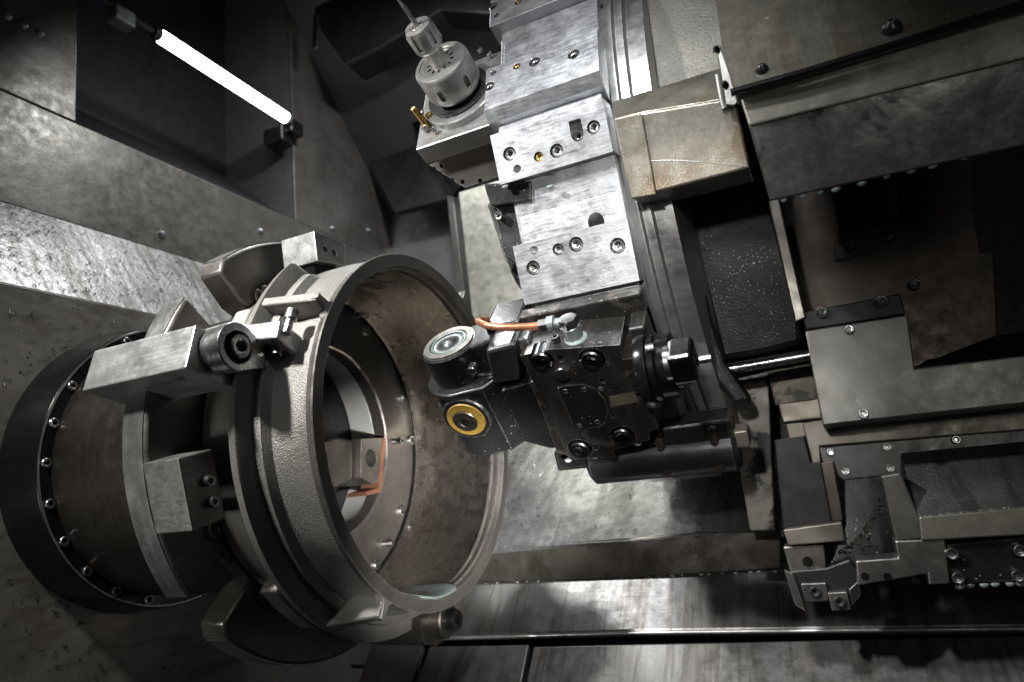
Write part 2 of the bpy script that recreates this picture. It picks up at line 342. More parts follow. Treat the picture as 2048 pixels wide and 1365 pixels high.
# upper end wall with the lamp recess: pixel outline on X = XU
Fu = (np.array([XU, 0, 0]), Fend[1])
def U(px, py): return yz(px, py, XU)
zt = 22
Lft = U(152, 245); Rgt = (U(590, 441)[0], U(590, 441)[1]); Rt = U(595, 262)
b = B()
b.poly([(-2, Zs2), (15.3, Zs2), (15.3, Rgt[1]), (-2, Lft[1])], -0.1, 0)                       # band between shelf and recess
b.poly([(-2, Lft[1]+0.001), (Lft[0], Lft[1]+0.001), (U(155, 0)[0], U(155, 0)[1]+0.0), (U(155, 0)[0], zt), (-2, zt)], -0.1, 0)
b.poly([(Rgt[0]+0.02, Rgt[1]+0.001), (15.3, Rgt[1]+0.001), (15.3, zt), (Rgt[0]+0.02, zt)], -0.1, 0)
solo('end_wall', b, sheetb, Fu, 'upper brown sheet wall around the dark lamp recess', 'wall', kind='structure', bevel=0.02)
# recess: sloping back sheet and end cheeks
DX = -2.2
y0, y1 = Lft[0], Rgt[0]+0.02; z0 = Lft[1]
b = B()
def quad(b, P, off):
    a = [b.bm.verts.new(p) for p in P]; c = [b.bm.verts.new((p[0]+off[0], p[1]+off[1], p[2]+off[2])) for p in P]
    n = len(P)
    b.bm.faces.new(a); b.bm.faces.new(c[::-1])
    for i in range(n): b.bm.faces.new((a[i], c[i], c[(i+1) % n], a[(i+1) % n]))
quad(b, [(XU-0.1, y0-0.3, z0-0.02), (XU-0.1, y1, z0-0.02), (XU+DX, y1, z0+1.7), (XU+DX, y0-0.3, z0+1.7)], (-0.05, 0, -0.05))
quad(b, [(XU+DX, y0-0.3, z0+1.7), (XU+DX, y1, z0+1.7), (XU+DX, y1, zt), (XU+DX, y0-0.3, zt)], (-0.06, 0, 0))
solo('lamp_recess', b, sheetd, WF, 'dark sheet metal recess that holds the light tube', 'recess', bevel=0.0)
b = B(); quad(b, [(XU-0.105, y1, z0-0.02), (XU-0.105, y1, zt), (XU+DX, y1, zt), (XU+DX, y1, z0+1.7)], (0, 0.08, 0))
quad(b, [(XU-0.105, y0-0.2, z0-0.02), (XU-0.105, y0-0.2, zt), (XU+DX, y0-0.2, zt), (XU+DX, y0-0.2, z0+1.7)], (0, -0.08, 0))
solo('recess_cheek', b, sheetg, WF, 'grey end cheeks closing the lamp recess', 'panel', bevel=0.0)
# lamp tube
XL = -9.95; A0 = on(322, 74, 0, XL); A1 = on(571, 236, 0, XL)
t = thing('light_tube', (A0, np.eye(3)), 'glowing white light tube in the dark recess at upper left', 'lamp')
d = A1-A0; Ld = float(np.linalg.norm(d))
b = B(); b.tube([tuple(d*k) for k in (0, .33, .66, 1)], 0.135, 18); part('tube', b, lampm, t, 0)
b = B(); b.tube([tuple(d*1.0), tuple(d*1.03)], 0.15, 18); part('end_cap', b, zinc, t, 0.01)
b = B(); b.tube([tuple(-d*0.05), tuple(-d*0.012)], 0.12, 18); b.tube([tuple(-d*0.6), tuple(-d*0.05)], 0.06, 10); part('end_cap', b, darkg, t, 0.01)
b = B(); e = d*1.06
b.box(e[0]-.3, e[0]+.1, e[1]-.1, e[1]+.3, e[2]-.3, e[2]+.05); b.box(e[0]-.7, e[0]-.1, e[1]-.2, e[1]+.15, e[2]-.5, e[2]-.1); part('bracket', b, blackm, t, 0.04)
b = B(); e = -d*0.22
b.box(e[0]-.2, e[0]+.1, e[1]-.25, e[1]+.15, e[2]-.25, e[2]+.05); part('bracket', b, zinc, t, 0.04)
# back wall and slanted panel
YB = 15.3
P = on(780, 430, 1, YB); Zc = P[2]; XC = P[0]
b = B(); b.poly([(XU-0.6, -9), (30, -9), (30, Zc), (XU-0.6, Zc)], -0.12, 0)
Fb = (np.array([0, YB, 0]), np.array([[1, 0, 0], [0, 0, 1], [0, -1, 0]]))
solo('back_wall', b, sheetg, Fb, 'grey sheet back wall behind the turret', 'wall', kind='structure')
Q = on(640, 150, 0, XU)
b = B(); quad(b, [(XU-0.0, YB, Zc), (30, YB, Zc), (30, YB-9, Zc+9.5), (XU-0.0, YB-9, Zc+9.5)], (0, 0.1, 0.1))
solo('slanted_roof_panel', b, M('roof_sheet', (0.075, 0.075, 0.08), 0.3, 0.5, grain=0.06), WF, 'dark leaning roof sheet above the grey back wall', 'panel', kind=None)
# column trims and pale cover at the back
def wallplate(name, pts, Y, th, mat, label, cat, bev=0.02, **k):
    F = (np.array([0, Y, 0]), Fb[1]); b = B(); b.px(F, pts, 0, th); return solo(name, b, mat, F, label, cat, bevel=bev, **k)
wallplate('corner_post', [(893, 392), (906, 390), (935, 640), (920, 640)], 14.0, 0.3, greyp, 'narrow grey upright post left of the pale cover sheet', 'post')
wallplate('corner_post', [(906, 405), (918, 402), (944, 640), (933, 640)], 14.3, 0.1, darkg, 'thin dark upright gap strip beside the pale cover sheet', 'post')
wallplate('cover_sheet', [(917, 385), (1100, 330), (1260, 330), (1260, 760), (968, 860), (945, 640)], 12.6, 0.15, doorm, 'pale upright cover sheet behind the turret with faint vertical streaks', 'cover')
wallplate('rail_housing', [(655, 165), (760, 105), (905, 380), (893, 398), (790, 425)], 14.2, 0.3, darkg, 'dark grey panel behind the drill holder', 'panel')
for pts, m_, y_ in (([(745, 110), (775, 85), (925, 372), (905, 392)], black2, 13.8),):
    wallplate('guide_rail', pts, y_, 0.2, m_, 'dark guide rail running down behind the drill holder', 'rail')
t = wallplate('overhead_carriage', [(600, -60), (1000, -60), (1010, 30), (880, 20), (760, 95), (690, 130), (640, 60)], 11.5, 0.8, darkg, 'dark overhead machinery above the drill holder spotted with droplets', 'machinery', 0.05)
wallplate('hanging_wire', [(626, 28), (636, 30), (633, 95), (628, 99), (624, 92)], 11.0, 0.06, bright, 'thin bright drip strand hanging at top centre', 'strand', 0.02)

# ------------------------------------------------------------------ slanted bed covers and floor
YL = 9.5
E0 = on(975, 1097, 1, YL); Fs = fr(on(1270, 1078, 1, YL), -58)
b = B(); b.px(Fs, [(900, 1105), (1566, 1062), (1620, 1062), (1620, 760), (900, 740)], 0, 0.1)
solo('bed_cover', b, wetm, Fs, 'wet shiny sloping bed cover below the turret', 'cover', bevel=0.0)
Fl = fr(on(1270, 1078, 1, YL)+np.array([0, -0.01, 0]), 0)
b = B(); b.px(Fl, [(880, 1106), (975, 1097), (1180, 1082), (1400, 1066), (1562, 1062), (1562, 1138), (1400, 1148), (1180, 1160), (960, 1166), (880, 1172)], 0, 0.08)
lip = solo('bed_cover_lip', b, lipm, Fl, 'brown upright lip under the wet bed cover with drops along its edge', 'cover', bevel=0.02)
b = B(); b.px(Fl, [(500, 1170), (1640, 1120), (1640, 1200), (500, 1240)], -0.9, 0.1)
solo('lip_shade_strip', b, sheetd, Fl, 'dark strip painted in for the shade under the bed cover lip', 'shade_strip', bevel=0)  # dark sheet stands in for the shadow below the lip
Ff = fr(on(1300, 1262, 1, 8.9), -48)
b = B(); b.px(Ff, [(730, 1275), (1300, 1262), (2150, 1252), (2150, 1105), (730, 1150)], 0, 0.14)
solo('floor', b, floorm, Ff, 'sloping floor sheet with brown coolant runs', 'floor', kind='structure', bevel=0.03)
Fe = fr(on(1300, 1262, 1, 8.9), -10)
b = B(); b.px(Fe, [(730, 1276), (1300, 1262.5), (2150, 1252.5), (2150, 1262), (1300, 1270), (730, 1285)], 0.03, 0.1)
solo('floor_edge_strip', b, steel2, Fe, 'bright edge strip along the front of the floor sheet', 'strip', bevel=0.02)
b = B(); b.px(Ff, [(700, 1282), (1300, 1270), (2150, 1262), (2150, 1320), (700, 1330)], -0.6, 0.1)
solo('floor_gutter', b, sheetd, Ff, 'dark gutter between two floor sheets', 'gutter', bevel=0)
Fg = fr(on(1300, 1285, 1, 8.3), -48)
for pts, lab in (([(1066, 1293), (2150, 1268), (2150, 1440), (1038, 1440)], 'wide front floor sheet with coolant runs at bottom right'),
                 ([(858, 1292), (1058, 1289), (1028, 1440), (812, 1440)], 'square front floor sheet at bottom centre'),
                 ([(742, 1288), (845, 1289), (800, 1440), (690, 1440)], 'narrow dark front floor sheet beside the lower jaw')):
    b = B(); b.px(Fg, pts, 0, 0.12); solo('floor_plate', b, floorm, Fg, lab, 'floor plate', bevel=0.025)
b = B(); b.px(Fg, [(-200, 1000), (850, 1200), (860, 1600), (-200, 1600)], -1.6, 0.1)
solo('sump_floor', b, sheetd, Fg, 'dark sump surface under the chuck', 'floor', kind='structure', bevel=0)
b = B(); b.px(Fg, [(275, 1215), (400, 1213), (250, 1420), (180, 1420), (232, 1292)], 0.2, 0.05)
solo('folded_flap', b, lipm, Fg, 'folded brown sheet flap below the chuck', 'flap', bevel=0.02)
b = B(); b.px(fr(Fg[0], -60), [(278, 1246), (402, 1213), (300, 1208)], 0.3, 0.05)
solo('folded_flap', b, beige, fr(Fg[0], -60), 'pale upper triangle of the folded flap below the chuck', 'flap', bevel=0.02)

# =================================================================== CHUCK
CF = (AXIS.copy(), np.eye(3))
greycone = M('pale_inner_cone', (0.7, 0.7, 0.68), 0.0, 0.5, grain=0.05)
ck = thing('lathe_chuck', CF, 'large round dark lathe chuck mounted on the end wall at left', 'chuck')
dx = lambda X: X-AXIS[0]
b = B(); b.lathe([(-5.15, 1.2), (-5.15, 2.053), (-4.846, 2.053), (-4.306+0.0, 1.985), (-4.306, 1.0)], 128, loop=False); part('backplate', b, black2, ck, 0.012, True)
b = B(); b.lathe([(-4.309, 1.975), (-4.296, 1.975), (-4.296, 1.955), (-4.309, 1.955)], 128, loop=True); part('edge_ring', b, jawedge, ck, 0, True)
b = B(); b.lathe([(-4.30, 1.82), (-2.2, 1.82), (-2.1, 1.78), (-2.1, 1.56), (-3.9, 1.56)], 128, loop=True); part('body', b, turned, ck, 0.012, True)
b = B(); b.lathe([(-2.5, 0.0), (-2.5, 1.57), (-2.37, 1.57), (-2.37, 0.0)], 96); part('bore_plug', b, darkg, ck, 0.0, True)
for a in (180, -165, -150, -135, 149, 165, 134, 118, -120, -105):
    p = (-4.33, 1.885*math.cos(rad(a)), 1.885*math.sin(rad(a))); screw(ck, p, 0.062, 0.07, mat=bright, axis='x')
# centre opening seen through the workpiece: pale and dark crescents
b = B(); b.lathe([(-1.76, 1.255), (-2.36, 1.50), (-2.36, 1.545), (-1.76, 1.30)], 96, loop=True); part('pilot_ring', b, greycone, ck, 0.01, True)
# jaws
def arcpts(a0, a1, r, n=28): return [(r*math.cos(rad(a0+(a1-a0)*k/n)), r*math.sin(rad(a0+(a1-a0)*k/n))) for k in range(n+1)]
XJ = (-1.902, -1.563)
def prismx(b, pts, x0, x1):
    """polygon in (y,z), extruded along x"""
    b2 = B(); b2.poly(pts, x0, x1); b2.xf(Matrix(((0, 0, 1, 0), (1, 0, 0, 0), (0, 1, 0, 0), (0, 0, 0, 1)))); b.join(b2); return b
for (a0, a1, cut0) in ((146, 216.5, 1), (133.5, 64, 0), (-133, -62, 0), (33, -33, 1)):
    da = 1 if a1 > a0 else -1
    sx, sy = a0, a1
    inner = []
    def jp(a, r): return (r*math.cos(rad(a)), r*math.sin(rad(a)))
    if cut0: pts = arcpts(a0, a1, 2.62)+[jp(a1-da*1, 2.14), jp(a1-da*14, 1.45), jp(a0+da*14, 1.45), jp(a0+da*1, 2.16)]
    else: pts = arcpts(a0+da*3.5, a1-da*3.5, 2.63)+[jp(a1-da*.6, 2.54), jp(a1-da*1, 2.1), jp(a1-da*14, 1.45), jp(a0+da*14, 1.45), jp(a0+da*1, 2.1), jp(a0+da*.6, 2.54)]
    b = B(); prismx(b, pts, XJ[0], XJ[1]); j = part('pie_jaw', b, jawm, ck, 0.03, True)
    b = B(); e0, e1 = (a0, a1) if cut0 else (a0+da*4, a1-da*4); prismx(b, arcpts(e0+da*.3, e1-da*.3, 2.632 if cut0 else 2.642)+arcpts(e1-da*.3, e0+da*.3, 2.60), XJ[0]+.03, XJ[1]-.03); part('turned_edge', b, jawedge, j, 0.0, True)
    if cut0 == 0: j['label'] = 'pie shaped jaw with rounded corners'
    for a in ((a0+a1)/2-22*da, (a0+a1)/2+22*da, a1-da*9, a0+da*9):
        p = jp(a, 2.06); screw(j, (XJ[1]-0.02, p[0], p[1]), 0.085, 0.05, axis='x', mat=jawm)
        b = B(); b.lathe([(XJ[1]-0.001, .125), (XJ[1]+.006, .125), (XJ[1]+.006, .105), (XJ[1]-0.001, .105)], 28, c=(0, p[0], p[1]), loop=True); part('bore_rim', b, turned, j, 0, True)
# gap ring & dark hub between jaws and workpiece
b = B(); b.lathe([(-1.90, 1.95), (-1.60, 1.95), (-1.60, 1.46), (-1.90, 1.46)], 96, loop=True); part('hub_ring', b, turned, ck, 0.01, True)

# =================================================================== WORKPIECE
wp = thing('cast_housing', CF, 'open cast metal housing ring with machined bore clamped in the chuck', 'workpiece')
prof = [(-1.50, 1.99), (-1.50, 2.02), (-0.80, 2.02), (-0.775, 2.06), (-0.768, 2.365), (-0.654, 2.40), (-0.645, 2.385), (-0.60, 2.23), (-0.52, 2.215), (-0.47, 2.13), (-0.36, 2.085), (-0.05, 2.085), (0, 2.11),
        (0, 1.965), (-0.06, 1.93), (-0.09, 1.93), (-0.10, 1.965), (-0.16, 1.965), (-0.17, 1.945), (-0.22, 1.945), (-0.24, 1.99)]
outer = prof[:13]
def ptop(t, r, a):
    # the flange is cut back on top, under the upper clamp
    d = math.degrees(a); k = max(0.0, min(1.0, (d-50)/8, (131-d)/5))
    return t, (r if r < 2.10 else r+(2.10-r)*k)
b = B(); b.lathe([(-1.50, 2.0)]+outer[1:]+[(0, 2.04)], 240, rfun=ptop); 
bmesh.ops.delete(b.bm, geom=[f for f in b.bm.faces if len(f.verts) > 4], context='FACES')
part('casting', b, castm, wp, 0, True)
b = B(); b.lathe([(0, 2.112), (0.012, 2.105), (0.012, 1.965), (-0.06, 1.95), (-0.065, 1.93), (-0.10, 1.93), (-0.105, 1.965), (-0.17, 1.965), (-0.175, 1.94), (-0.20, 1.94), (-0.21, 1.985), (-0.24, 1.985), (-0.24, 2.08), (-0.1, 2.08)], 180, loop=True)
part('machined_rim', b, jawm, wp, 0, True)
b = B(); b.lathe([(-0.235, 2.0), (-0.235, 1.985), (-1.44, 1.985), (-1.50, 1.96), (-1.50, 2.0)], 180, loop=True); part('bore_wall', b, bore, wp, 0, True)
b = B(); b.lathe([(-1.505, 2.0), (-1.505, 1.93), (-1.62, 1.93), (-1.62, 2.0)], 128, loop=True); part('groove', b, black2, wp, 0, True)
b = B(); b.lathe([(-1.535, 1.93), (-1.535, 1.27), (-1.56, 1.245), (-1.75, 1.245), (-1.75, 1.95), (-1.56, 1.95)], 128, loop=True); web = part('web', b, jawm, wp, 0.006, True)
for a, r in ((72, 1.87), (62, 1.82), (22, 1.80), (1, 1.86), (-34, 1.80), (-64, 1.86), (-54, 1.76), (0, 1.42), (110, 1.84), (140, 1.84), (180, 1.84), (-100, 1.85)):
    p = (-1.535, r*math.cos(rad(a)), r*math.sin(rad(a)))
    pin = a in (-54, 0, 72)
    screw(web, p, 0.045 if pin else 0.075, 0.16 if pin else 0.05, axis='x', mat=bright, name='locating_pin' if pin else 'socket_screw')
# axial ribs (4) from flange to rim, notch tip standing proud at the rim
for a in (148, 58, -32, -121):
    b = B(); w = 0.035
    sgn = 1
    # outline in (x, r)
    o = [(-0.70, 2.0), (-0.70, 2.392), (-0.42, 2.35), (-0.10, 2.30), (-0.015, 2.285), (-0.015, 2.0)]
    b.poly(o, -w*1.6, w*1.6)
    b.xf(Matrix.Rotation(rad(a), 4, 'X') @ Matrix(((1, 0, 0, 0), (0, 1, 0, 0), (0, 0, 1, 0), (0, 0, 0, 1))))
    rb = part('rib', b, castm, wp, 0.02, True)
    b = B(); prismx(b, [(math.cos(rad(a+q))*r, math.sin(rad(a+q))*r) for q, r in ((-3.4, 2.09), (-1.2, 2.15), (-0.4, 2.30), (1.0, 2.30), (1.3, 2.15), (3.2, 2.09))], -0.09, 0.006); part('rib_tip', b, castm, rb, 0.008)
# raised cross web near the upper rib
b = B(); prismx(b, arcpts(130, 150, 2.36, 18)+arcpts(150, 130, 2.3, 18), -0.775, -0.70); part('flange_lug', b, castm, wp, 0.01, True)
for a in (158, -130): 
    b = B(); prismx(b, arcpts(a-9, a+9, 2.385, 8)+arcpts(a+9, a-9, 2.0, 8), -1.0, -0.775); part('rear_boss', b, castm, wp, 0.03, True)

# copper edged block inside the bore
ib = thing('inner_stop_block', CF, 'grey stop block with a round hole and copper edge inside the housing bore', 'block')
Xi = -5.68
def YZ(px, py, X): q = on(px, py, 0, X); return (q[1]-AXIS[1], q[2]-AXIS[2])
pts = [YZ(*p, Xi) for p in ((722, 878), (765, 876), (757, 962), (745, 968), (722, 955))]
b = B(); prismx(b, pts, Xi-AXIS[0]-0.9, Xi-AXIS[0]); blk = part('block', b, jawm, ib, 0.015)
c0 = YZ(742, 917, Xi); cb = B(); cb.cyl((Xi-AXIS[0]-0.4, c0[0], c0[1]), 0.125, 0.6, 'x', 32); cut(blk, cb)
pts = [YZ(*p, Xi) for p in ((765, 876), (771, 877), (762, 985), (730, 992), (731, 984), (756, 976))]
b = B(); prismx(b, pts, Xi-AXIS[0]-0.3, Xi-AXIS[0]+0.01); part('copper_edge', b, M('dull_copper', (0.36, 0.17, 0.10), 0.5, 0.4), ib, 0.005)
pts = [YZ(*p, Xi) for p in ((632, 882), (690, 872), (722, 880), (722, 956), (690, 972), (632, 972))]
b = B(); prismx(b, pts, Xi-AXIS[0]-0.9, Xi-AXIS[0]-0.12); part('shank', b, jawm, ib, 0.04)
# coolant film in the bottom of the rim
b = B(); 
rows = [[b.bm.verts.new((x, r_*math.cos(rad(a+random.uniform(-.7, .7))), r_*math.sin(rad(a)))) for a in np.linspace(a0, a1, 18)]
        for x, r_, a0, a1 in ((-0.95, 1.965, -98, -84), (-0.6, 1.945, -108, -78), (-0.3, 1.935, -106, -78), (-0.1, 1.935, -104, -78), (-0.01, 1.955, -99, -80), (0.016, 1.968, -95, -82))]
for r0, r1 in zip(rows, rows[1:]):
    for i in range(17): b.bm.faces.new((r0[i], r0[i+1], r1[i+1], r1[i]))
so = solo('coolant_puddle', b, M('milky_coolant', (0.10, 0.125, 0.12), 0.0, 0.05, spec=0.9, grain=0.03), CF, 'pale coolant puddle lying in the bottom of the housing rim', 'puddle', bevel=0, smooth=True)
md = so.modifiers.new('s', 'SOLIDIFY'); md.thickness = 0.03; md.offset = 0

# =================================================================== CLAMPS on the jaws
def cframe(phi, X): return fr((X, AXIS[1], AXIS[2]), phi-180)       # local y tangential, z radial outwards
# block B with two screws (left jaw, lower)
tB = thing('jaw_block', cframe(193.3, -5.8), 'small milled steel block with two set screws on the left jaw', 'clamp block')
F = cframe(193.3, -5.8)
b = B(); b.box(0.02, 0.5, -0.33, 0.35, 2.27, 2.66); part('block', b, M('shaded_milled_block', (0.26, 0.255, 0.24), 0.6, 0.42, scratch=0.4, svec=(9, 30, 6)), tB, 0.015)  # darker milled steel copy; block's distance from the light put into its colour
for y in (0.07, -0.13): screw(tB, (0.42, y, 2.42), 0.055, 0.16, axis='x', mat=bright, name='set_screw')
# block A with the swing clamp
FA = cframe(165.8, -5.8)
tA = thing('swing_clamp', FA, 'bright steel swing clamp with large eccentric boss on the left jaw', 'clamp')
b = B(); b.box(-0.62, 0.80, -0.22, 0.21, 2.33, 2.88); part('block', b, steel2, tA, 0.015)
cb_ = tol(FA, on(452, 700, 0, -4.9)); 
b = B(); b.cyl((0.80, cb_[1], cb_[2]), 0.225, 0.14, 'x', 64, ch=0.01); boss = part('boss', b, bright, tA, 0, True)
tg = [tol(FA, on(*p, 0, -4.78))[1:] for p in ((480, 672), (524, 692), (528, 738), (470, 742))]
th0 = [math.degrees(math.atan2(p[1]-cb_[2], p[0]-cb_[1])) for p in (tg[0], tg[3])]
rr_ = 0.235; st_ = th0[0]; en_ = th0[1]
ccw = [(cb_[1]+rr_*math.cos(rad(a)), cb_[2]+rr_*math.sin(rad(a))) for a in np.linspace(st_, en_+(360 if en_ < st_ else 0), 30)]
mid = ccw[15]; toward = (tg[1][0]-cb_[1])*(mid[0]-cb_[1])+(tg[1][1]-cb_[2])*(mid[1]-cb_[2])
if toward > 0: ccw = [(cb_[1]+rr_*math.cos(rad(a)), cb_[2]+rr_*math.sin(rad(a))) for a in np.linspace(st_, en_-(360 if en_ > st_ else 0), 30)]
b = B(); prismx(b, ccw+[tuple(tg[2]), tuple(tg[1])], 0.93, 1.06); armp = part('arm', b, bright, tA, 0.012, True)
cb = B(); cb.cyl((0.90, cb_[1], cb_[2]), 0.155, 0.5, 'x', 36); cut(armp, cb)
cb = B(); cb.cyl((0.85, cb_[1], cb_[2]), 0.155, 0.5, 'x', 36); cut(boss, cb)
screw(tA, (0.86, cb_[1], cb_[2]), 0.115, 0.24, axis='x', mat=bright, name='clamp_bolt')
# upper finger with set screw
FG = cframe(158, -5.8)
tF = thing('clamp_finger', FG, 'white lit steel finger with two small screws reaching over the cast ring', 'clamp finger')
q = [tol(FG, on(*p, 1, 4.75)) for p in ((405, 658), (462, 642), (500, 648), (560, 640), (586, 665), (577, 700), (550, 690), (500, 682), (440, 676))]
q0 = tol(FG, on(560, 680, 1, 4.75)); 
zz = float(np.mean([p[2] for p in q]))
pts = [loc(FG, *p, z=zz)[:2] for p in ((400, 660), (462, 642), (500, 648), (560, 640), (552, 676), (500, 681), (440, 672))]
b = B(); b.poly(pts, zz-0.32, zz); part('finger', b, steel2, tF, 0.02)
e_ = loc(FG, 580, 640, z=zz-0.1)
screw(tF, (e_[0], e_[1]+0.0, zz-0.1), 0.065, 0.11, axis='y', mat=bright, name='set_screw')
b = B(); b.cyl((e_[0], e_[1]-0.16, zz-0.1), 0.045, 0.2, 'y', 20); part('screw_shank', b, bright, tF, 0, True)
e2 = loc(FG, 553, 690, z=zz-0.16); screw(tF, (e2[0], e2[1], zz-0.2), 0.05, 0.1, axis='-y', mat=bright, name='set_screw')
# block C at the top
FC = cframe(108, -5.8)
c1 = on(628, 462, 0, -5.1); c2 = on(690, 487, 0, -5.1); c3 = on(692, 532, 0, -5.1); c4 = on(635, 522, 0, -5.1)
tC = thing('jaw_block', CF, 'bright steel block with two holes standing on the upper jaw', 'clamp block')
b = B(); prismx(b, [(p[1]-AXIS[1], p[2]-AXIS[2]) for p in (c1, c2, c3, c4)], -5.62-AXIS[0], -5.1-AXIS[0]); blk = part('block', b, steel2, tC, 0.012)
cb = B()
for p in ((651, 498), (669, 505)):
    h = on(*p, 0, -5.1)-AXIS; cb.cyl((h[0]-0.2, h[1], h[2]), 0.042, 0.5, 'x', 20)
cut(blk, cb)
b = B(); prismx(b, [(p[1]-AXIS[1], p[2]-AXIS[2]-0.03) for p in (c4+np.array([0, .05, 0.02]), c3+np.array([0, -.05, .02]), c3+np.array([0, -.1, -.3]), c4+np.array([0, .1, -.3]))], -5.8-AXIS[0], -5.2-AXIS[0]); part('foot', b, black2, tC, 0.01)
# block D at the bottom with bolt
tD = thing('jaw_block', CF, 'dark steel block with protruding socket bolt under the housing', 'clamp block')
q = [on(*p, 0, -4.75) for p in ((838, 1238), (868, 1222), (888, 1283), (876, 1292), (850, 1288))]
b = B(); prismx(b, [(p[1]-AXIS[1], p[2]-AXIS[2]) for p in q], -5.6-AXIS[0], -4.75-AXIS[0]); part('block', b, turned, tD, 0.012)
h = on(905, 1240, 0, -4.55)-AXIS
b = B(); b.cyl((h[0]-0.35, h[1], h[2]), 0.22, 0.3, 'x', 32, ch=0.02); part('boss', b, turned, tD, 0, True)
screw(tD, (h[0]-0.06, h[1], h[2]), 0.13, 0.14, axis='x', mat=black2, name='clamp_bolt')

# =================================================================== TURRET
TC = np.array([-1.89092488, 9.22652666, 3.51077281]); RHO = 3.545
FT = (TC, np.eye(3))
tu = thing('tool_turret', FT, 'large twelve sided steel tool turret with screwed flats in the centre', 'turret')
def F12(th): 
    F = fr(TC, th); return (TC+RHO*F[1][2], F[1])
def toT(b, th, z=True):
    """move builder from the face frame th into the turret's own space"""
    F = F12(th); m = mat4(F); m.translation = m.translation-Vector(TC); return b.xf(m)
HL = 0.95
# core: 12-sided drum
def gon(r, x0, x1, mat, name, n=12, ph=0.0, bev=0.02):
    b = B(); pts = [(-r*math.cos(rad(a)), -r*math.sin(rad(a))) for a in np.arange(0, 360, 360/n)+ph]
    prismx(b, pts, x0, x1); return part(name, b, mat, tu, bev)
rc = (RHO-0.14)/math.cos(rad(15))
drum = gon(rc, -0.54, 0.56, steel, 'drum')
b = B(); b.lathe([(0.56, 1.5), (0.56, 3.30), (0.66, 3.34), (0.68, 3.34), (0.70, 3.28), (0.78, 3.28), (0.80, 3.2), (0.98, 3.2), (1.0, 3.1), (1.0, 1.5)], 160, loop=True); part('bearing_ring', b, steel2, tu, 0.0, True)
b = B(); b.lathe([(-0.6, 1.0), (-0.6, 2.6), (-0.5, 2.6), (-0.5, 1.0)], 96, loop=True); part('front_ring', b, darkg, tu, 0.0, True)
def pad(th, ya, yb, x0, x1, h, screws, name='clamp_pad', cham=0.0, lab=None):
    F = F12(th)
    b = B()
    if cham: # chamfered lower edge
        b2 = B(); b2.poly([(ya+cham, 0), (ya, -cham), (ya, -0.3), (yb, -0.3), (yb, 0)], x0, x1)
        b2.xf(Matrix(((0, 0, 1, 0), (1, 0, 0, 0), (0, 1, 0, h), (0, 0, 0, 1)))); b.join(b2)
    else: b.box(x0, x1, ya, yb, h-0.3, h)
    toT(b, th); o = part(name, b, steel, tu, 0.010)
    if lab: o['label'] = lab
    cb = B(); any_ = False
    R3 = mat4(F); R3.translation = R3.translation-Vector(TC)
    for (px, py, r, kind) in screws:
        p = loc(F, px, py, z=h); any_ = True
        if kind == 'slot':
            c2 = B(); c2.poly([(p[0]+r*1.2*math.cos(rad(a)), p[1]+r*1.2*math.sin(rad(a))) for a in range(180, 361, 12)]+[(p[0]+r*1.2, p[1]+r*2.9), (p[0]-r*1.2, p[1]+r*2.9)], h-0.12, h+0.2); cb.join(c2)
        else: cb.cyl((p[0], p[1], h-0.09), r*1.22, 0.3, 'z', 28)
        if kind == 'slot':
            pass
    if any_:
        toT(cb, th); cut(o, cb)
    for (px, py, r, kind) in screws:
        p = loc(F, px, py, z=h)
        if kind in ('s', 'slot', 'b', 'z'):
            m_ = {'s': bright, 'slot': darkg, 'b': brass, 'z': bright}[kind]
            s_ = bpy.data.objects.new('socket_screw', screw_mesh('socket', r, 0.085, m_)); COL.objects.link(s_)
            s_.parent = o; s_.matrix_local = R3 @ Matrix.Translation((p[0], p[1], h-0.1 if kind != 'slot' else h-.13)) @ Matrix.Rotation(random.uniform(0, 1), 4, 'Z')
            if kind == 'b': s_['label'] = 'gold coloured socket screw'
    return o
# station at -15 degrees (upper, cut by the frame edge)
def yy(th, px, py, z=0): return loc(F12(th), px, py, z=z)
pad(-15, 0.50, 0.97, -0.62, 0.60, 0.0, [(985, 12, .05, 's'), (993, 30, .028, 'h'), (1036, 4, .034, 'b')], lab='upper pad with screws')
pad(-15, yy(-15, 1063, 188, .03)[1]-0.10, yy(-15, 1063, 106, .03)[1], -0.62, 0.60, 0.03, [(978, 173, .05, 's'), (987, 146, .028, 'h'), (1033, 133, .034, 'b'), (1069, 124, .05, 's'), (1147, 109, .05, 's')], cham=0.10, lab='thick pad with scratched face and gold screw')
# station at +15
pad(15, 0.36, 0.86, -0.585, 0.595, 0.0, [(1019, 308, .058, 's'), (1034, 338, .036, 'h'), (1077, 314, .042, 'b'), (1113, 302, .058, 's'), (1155, 271, .052, 'slot'), (1187, 255, .056, 's')])
pad(15, -0.87, -0.27, -0.585, 0.60, 0.0, [(1066, 536, .06, 's'), (1068, 501, .036, 'h'), (1116, 499, .048, 's'), (1152, 489, .06, 's'), (1235, 492, .062, 's')])
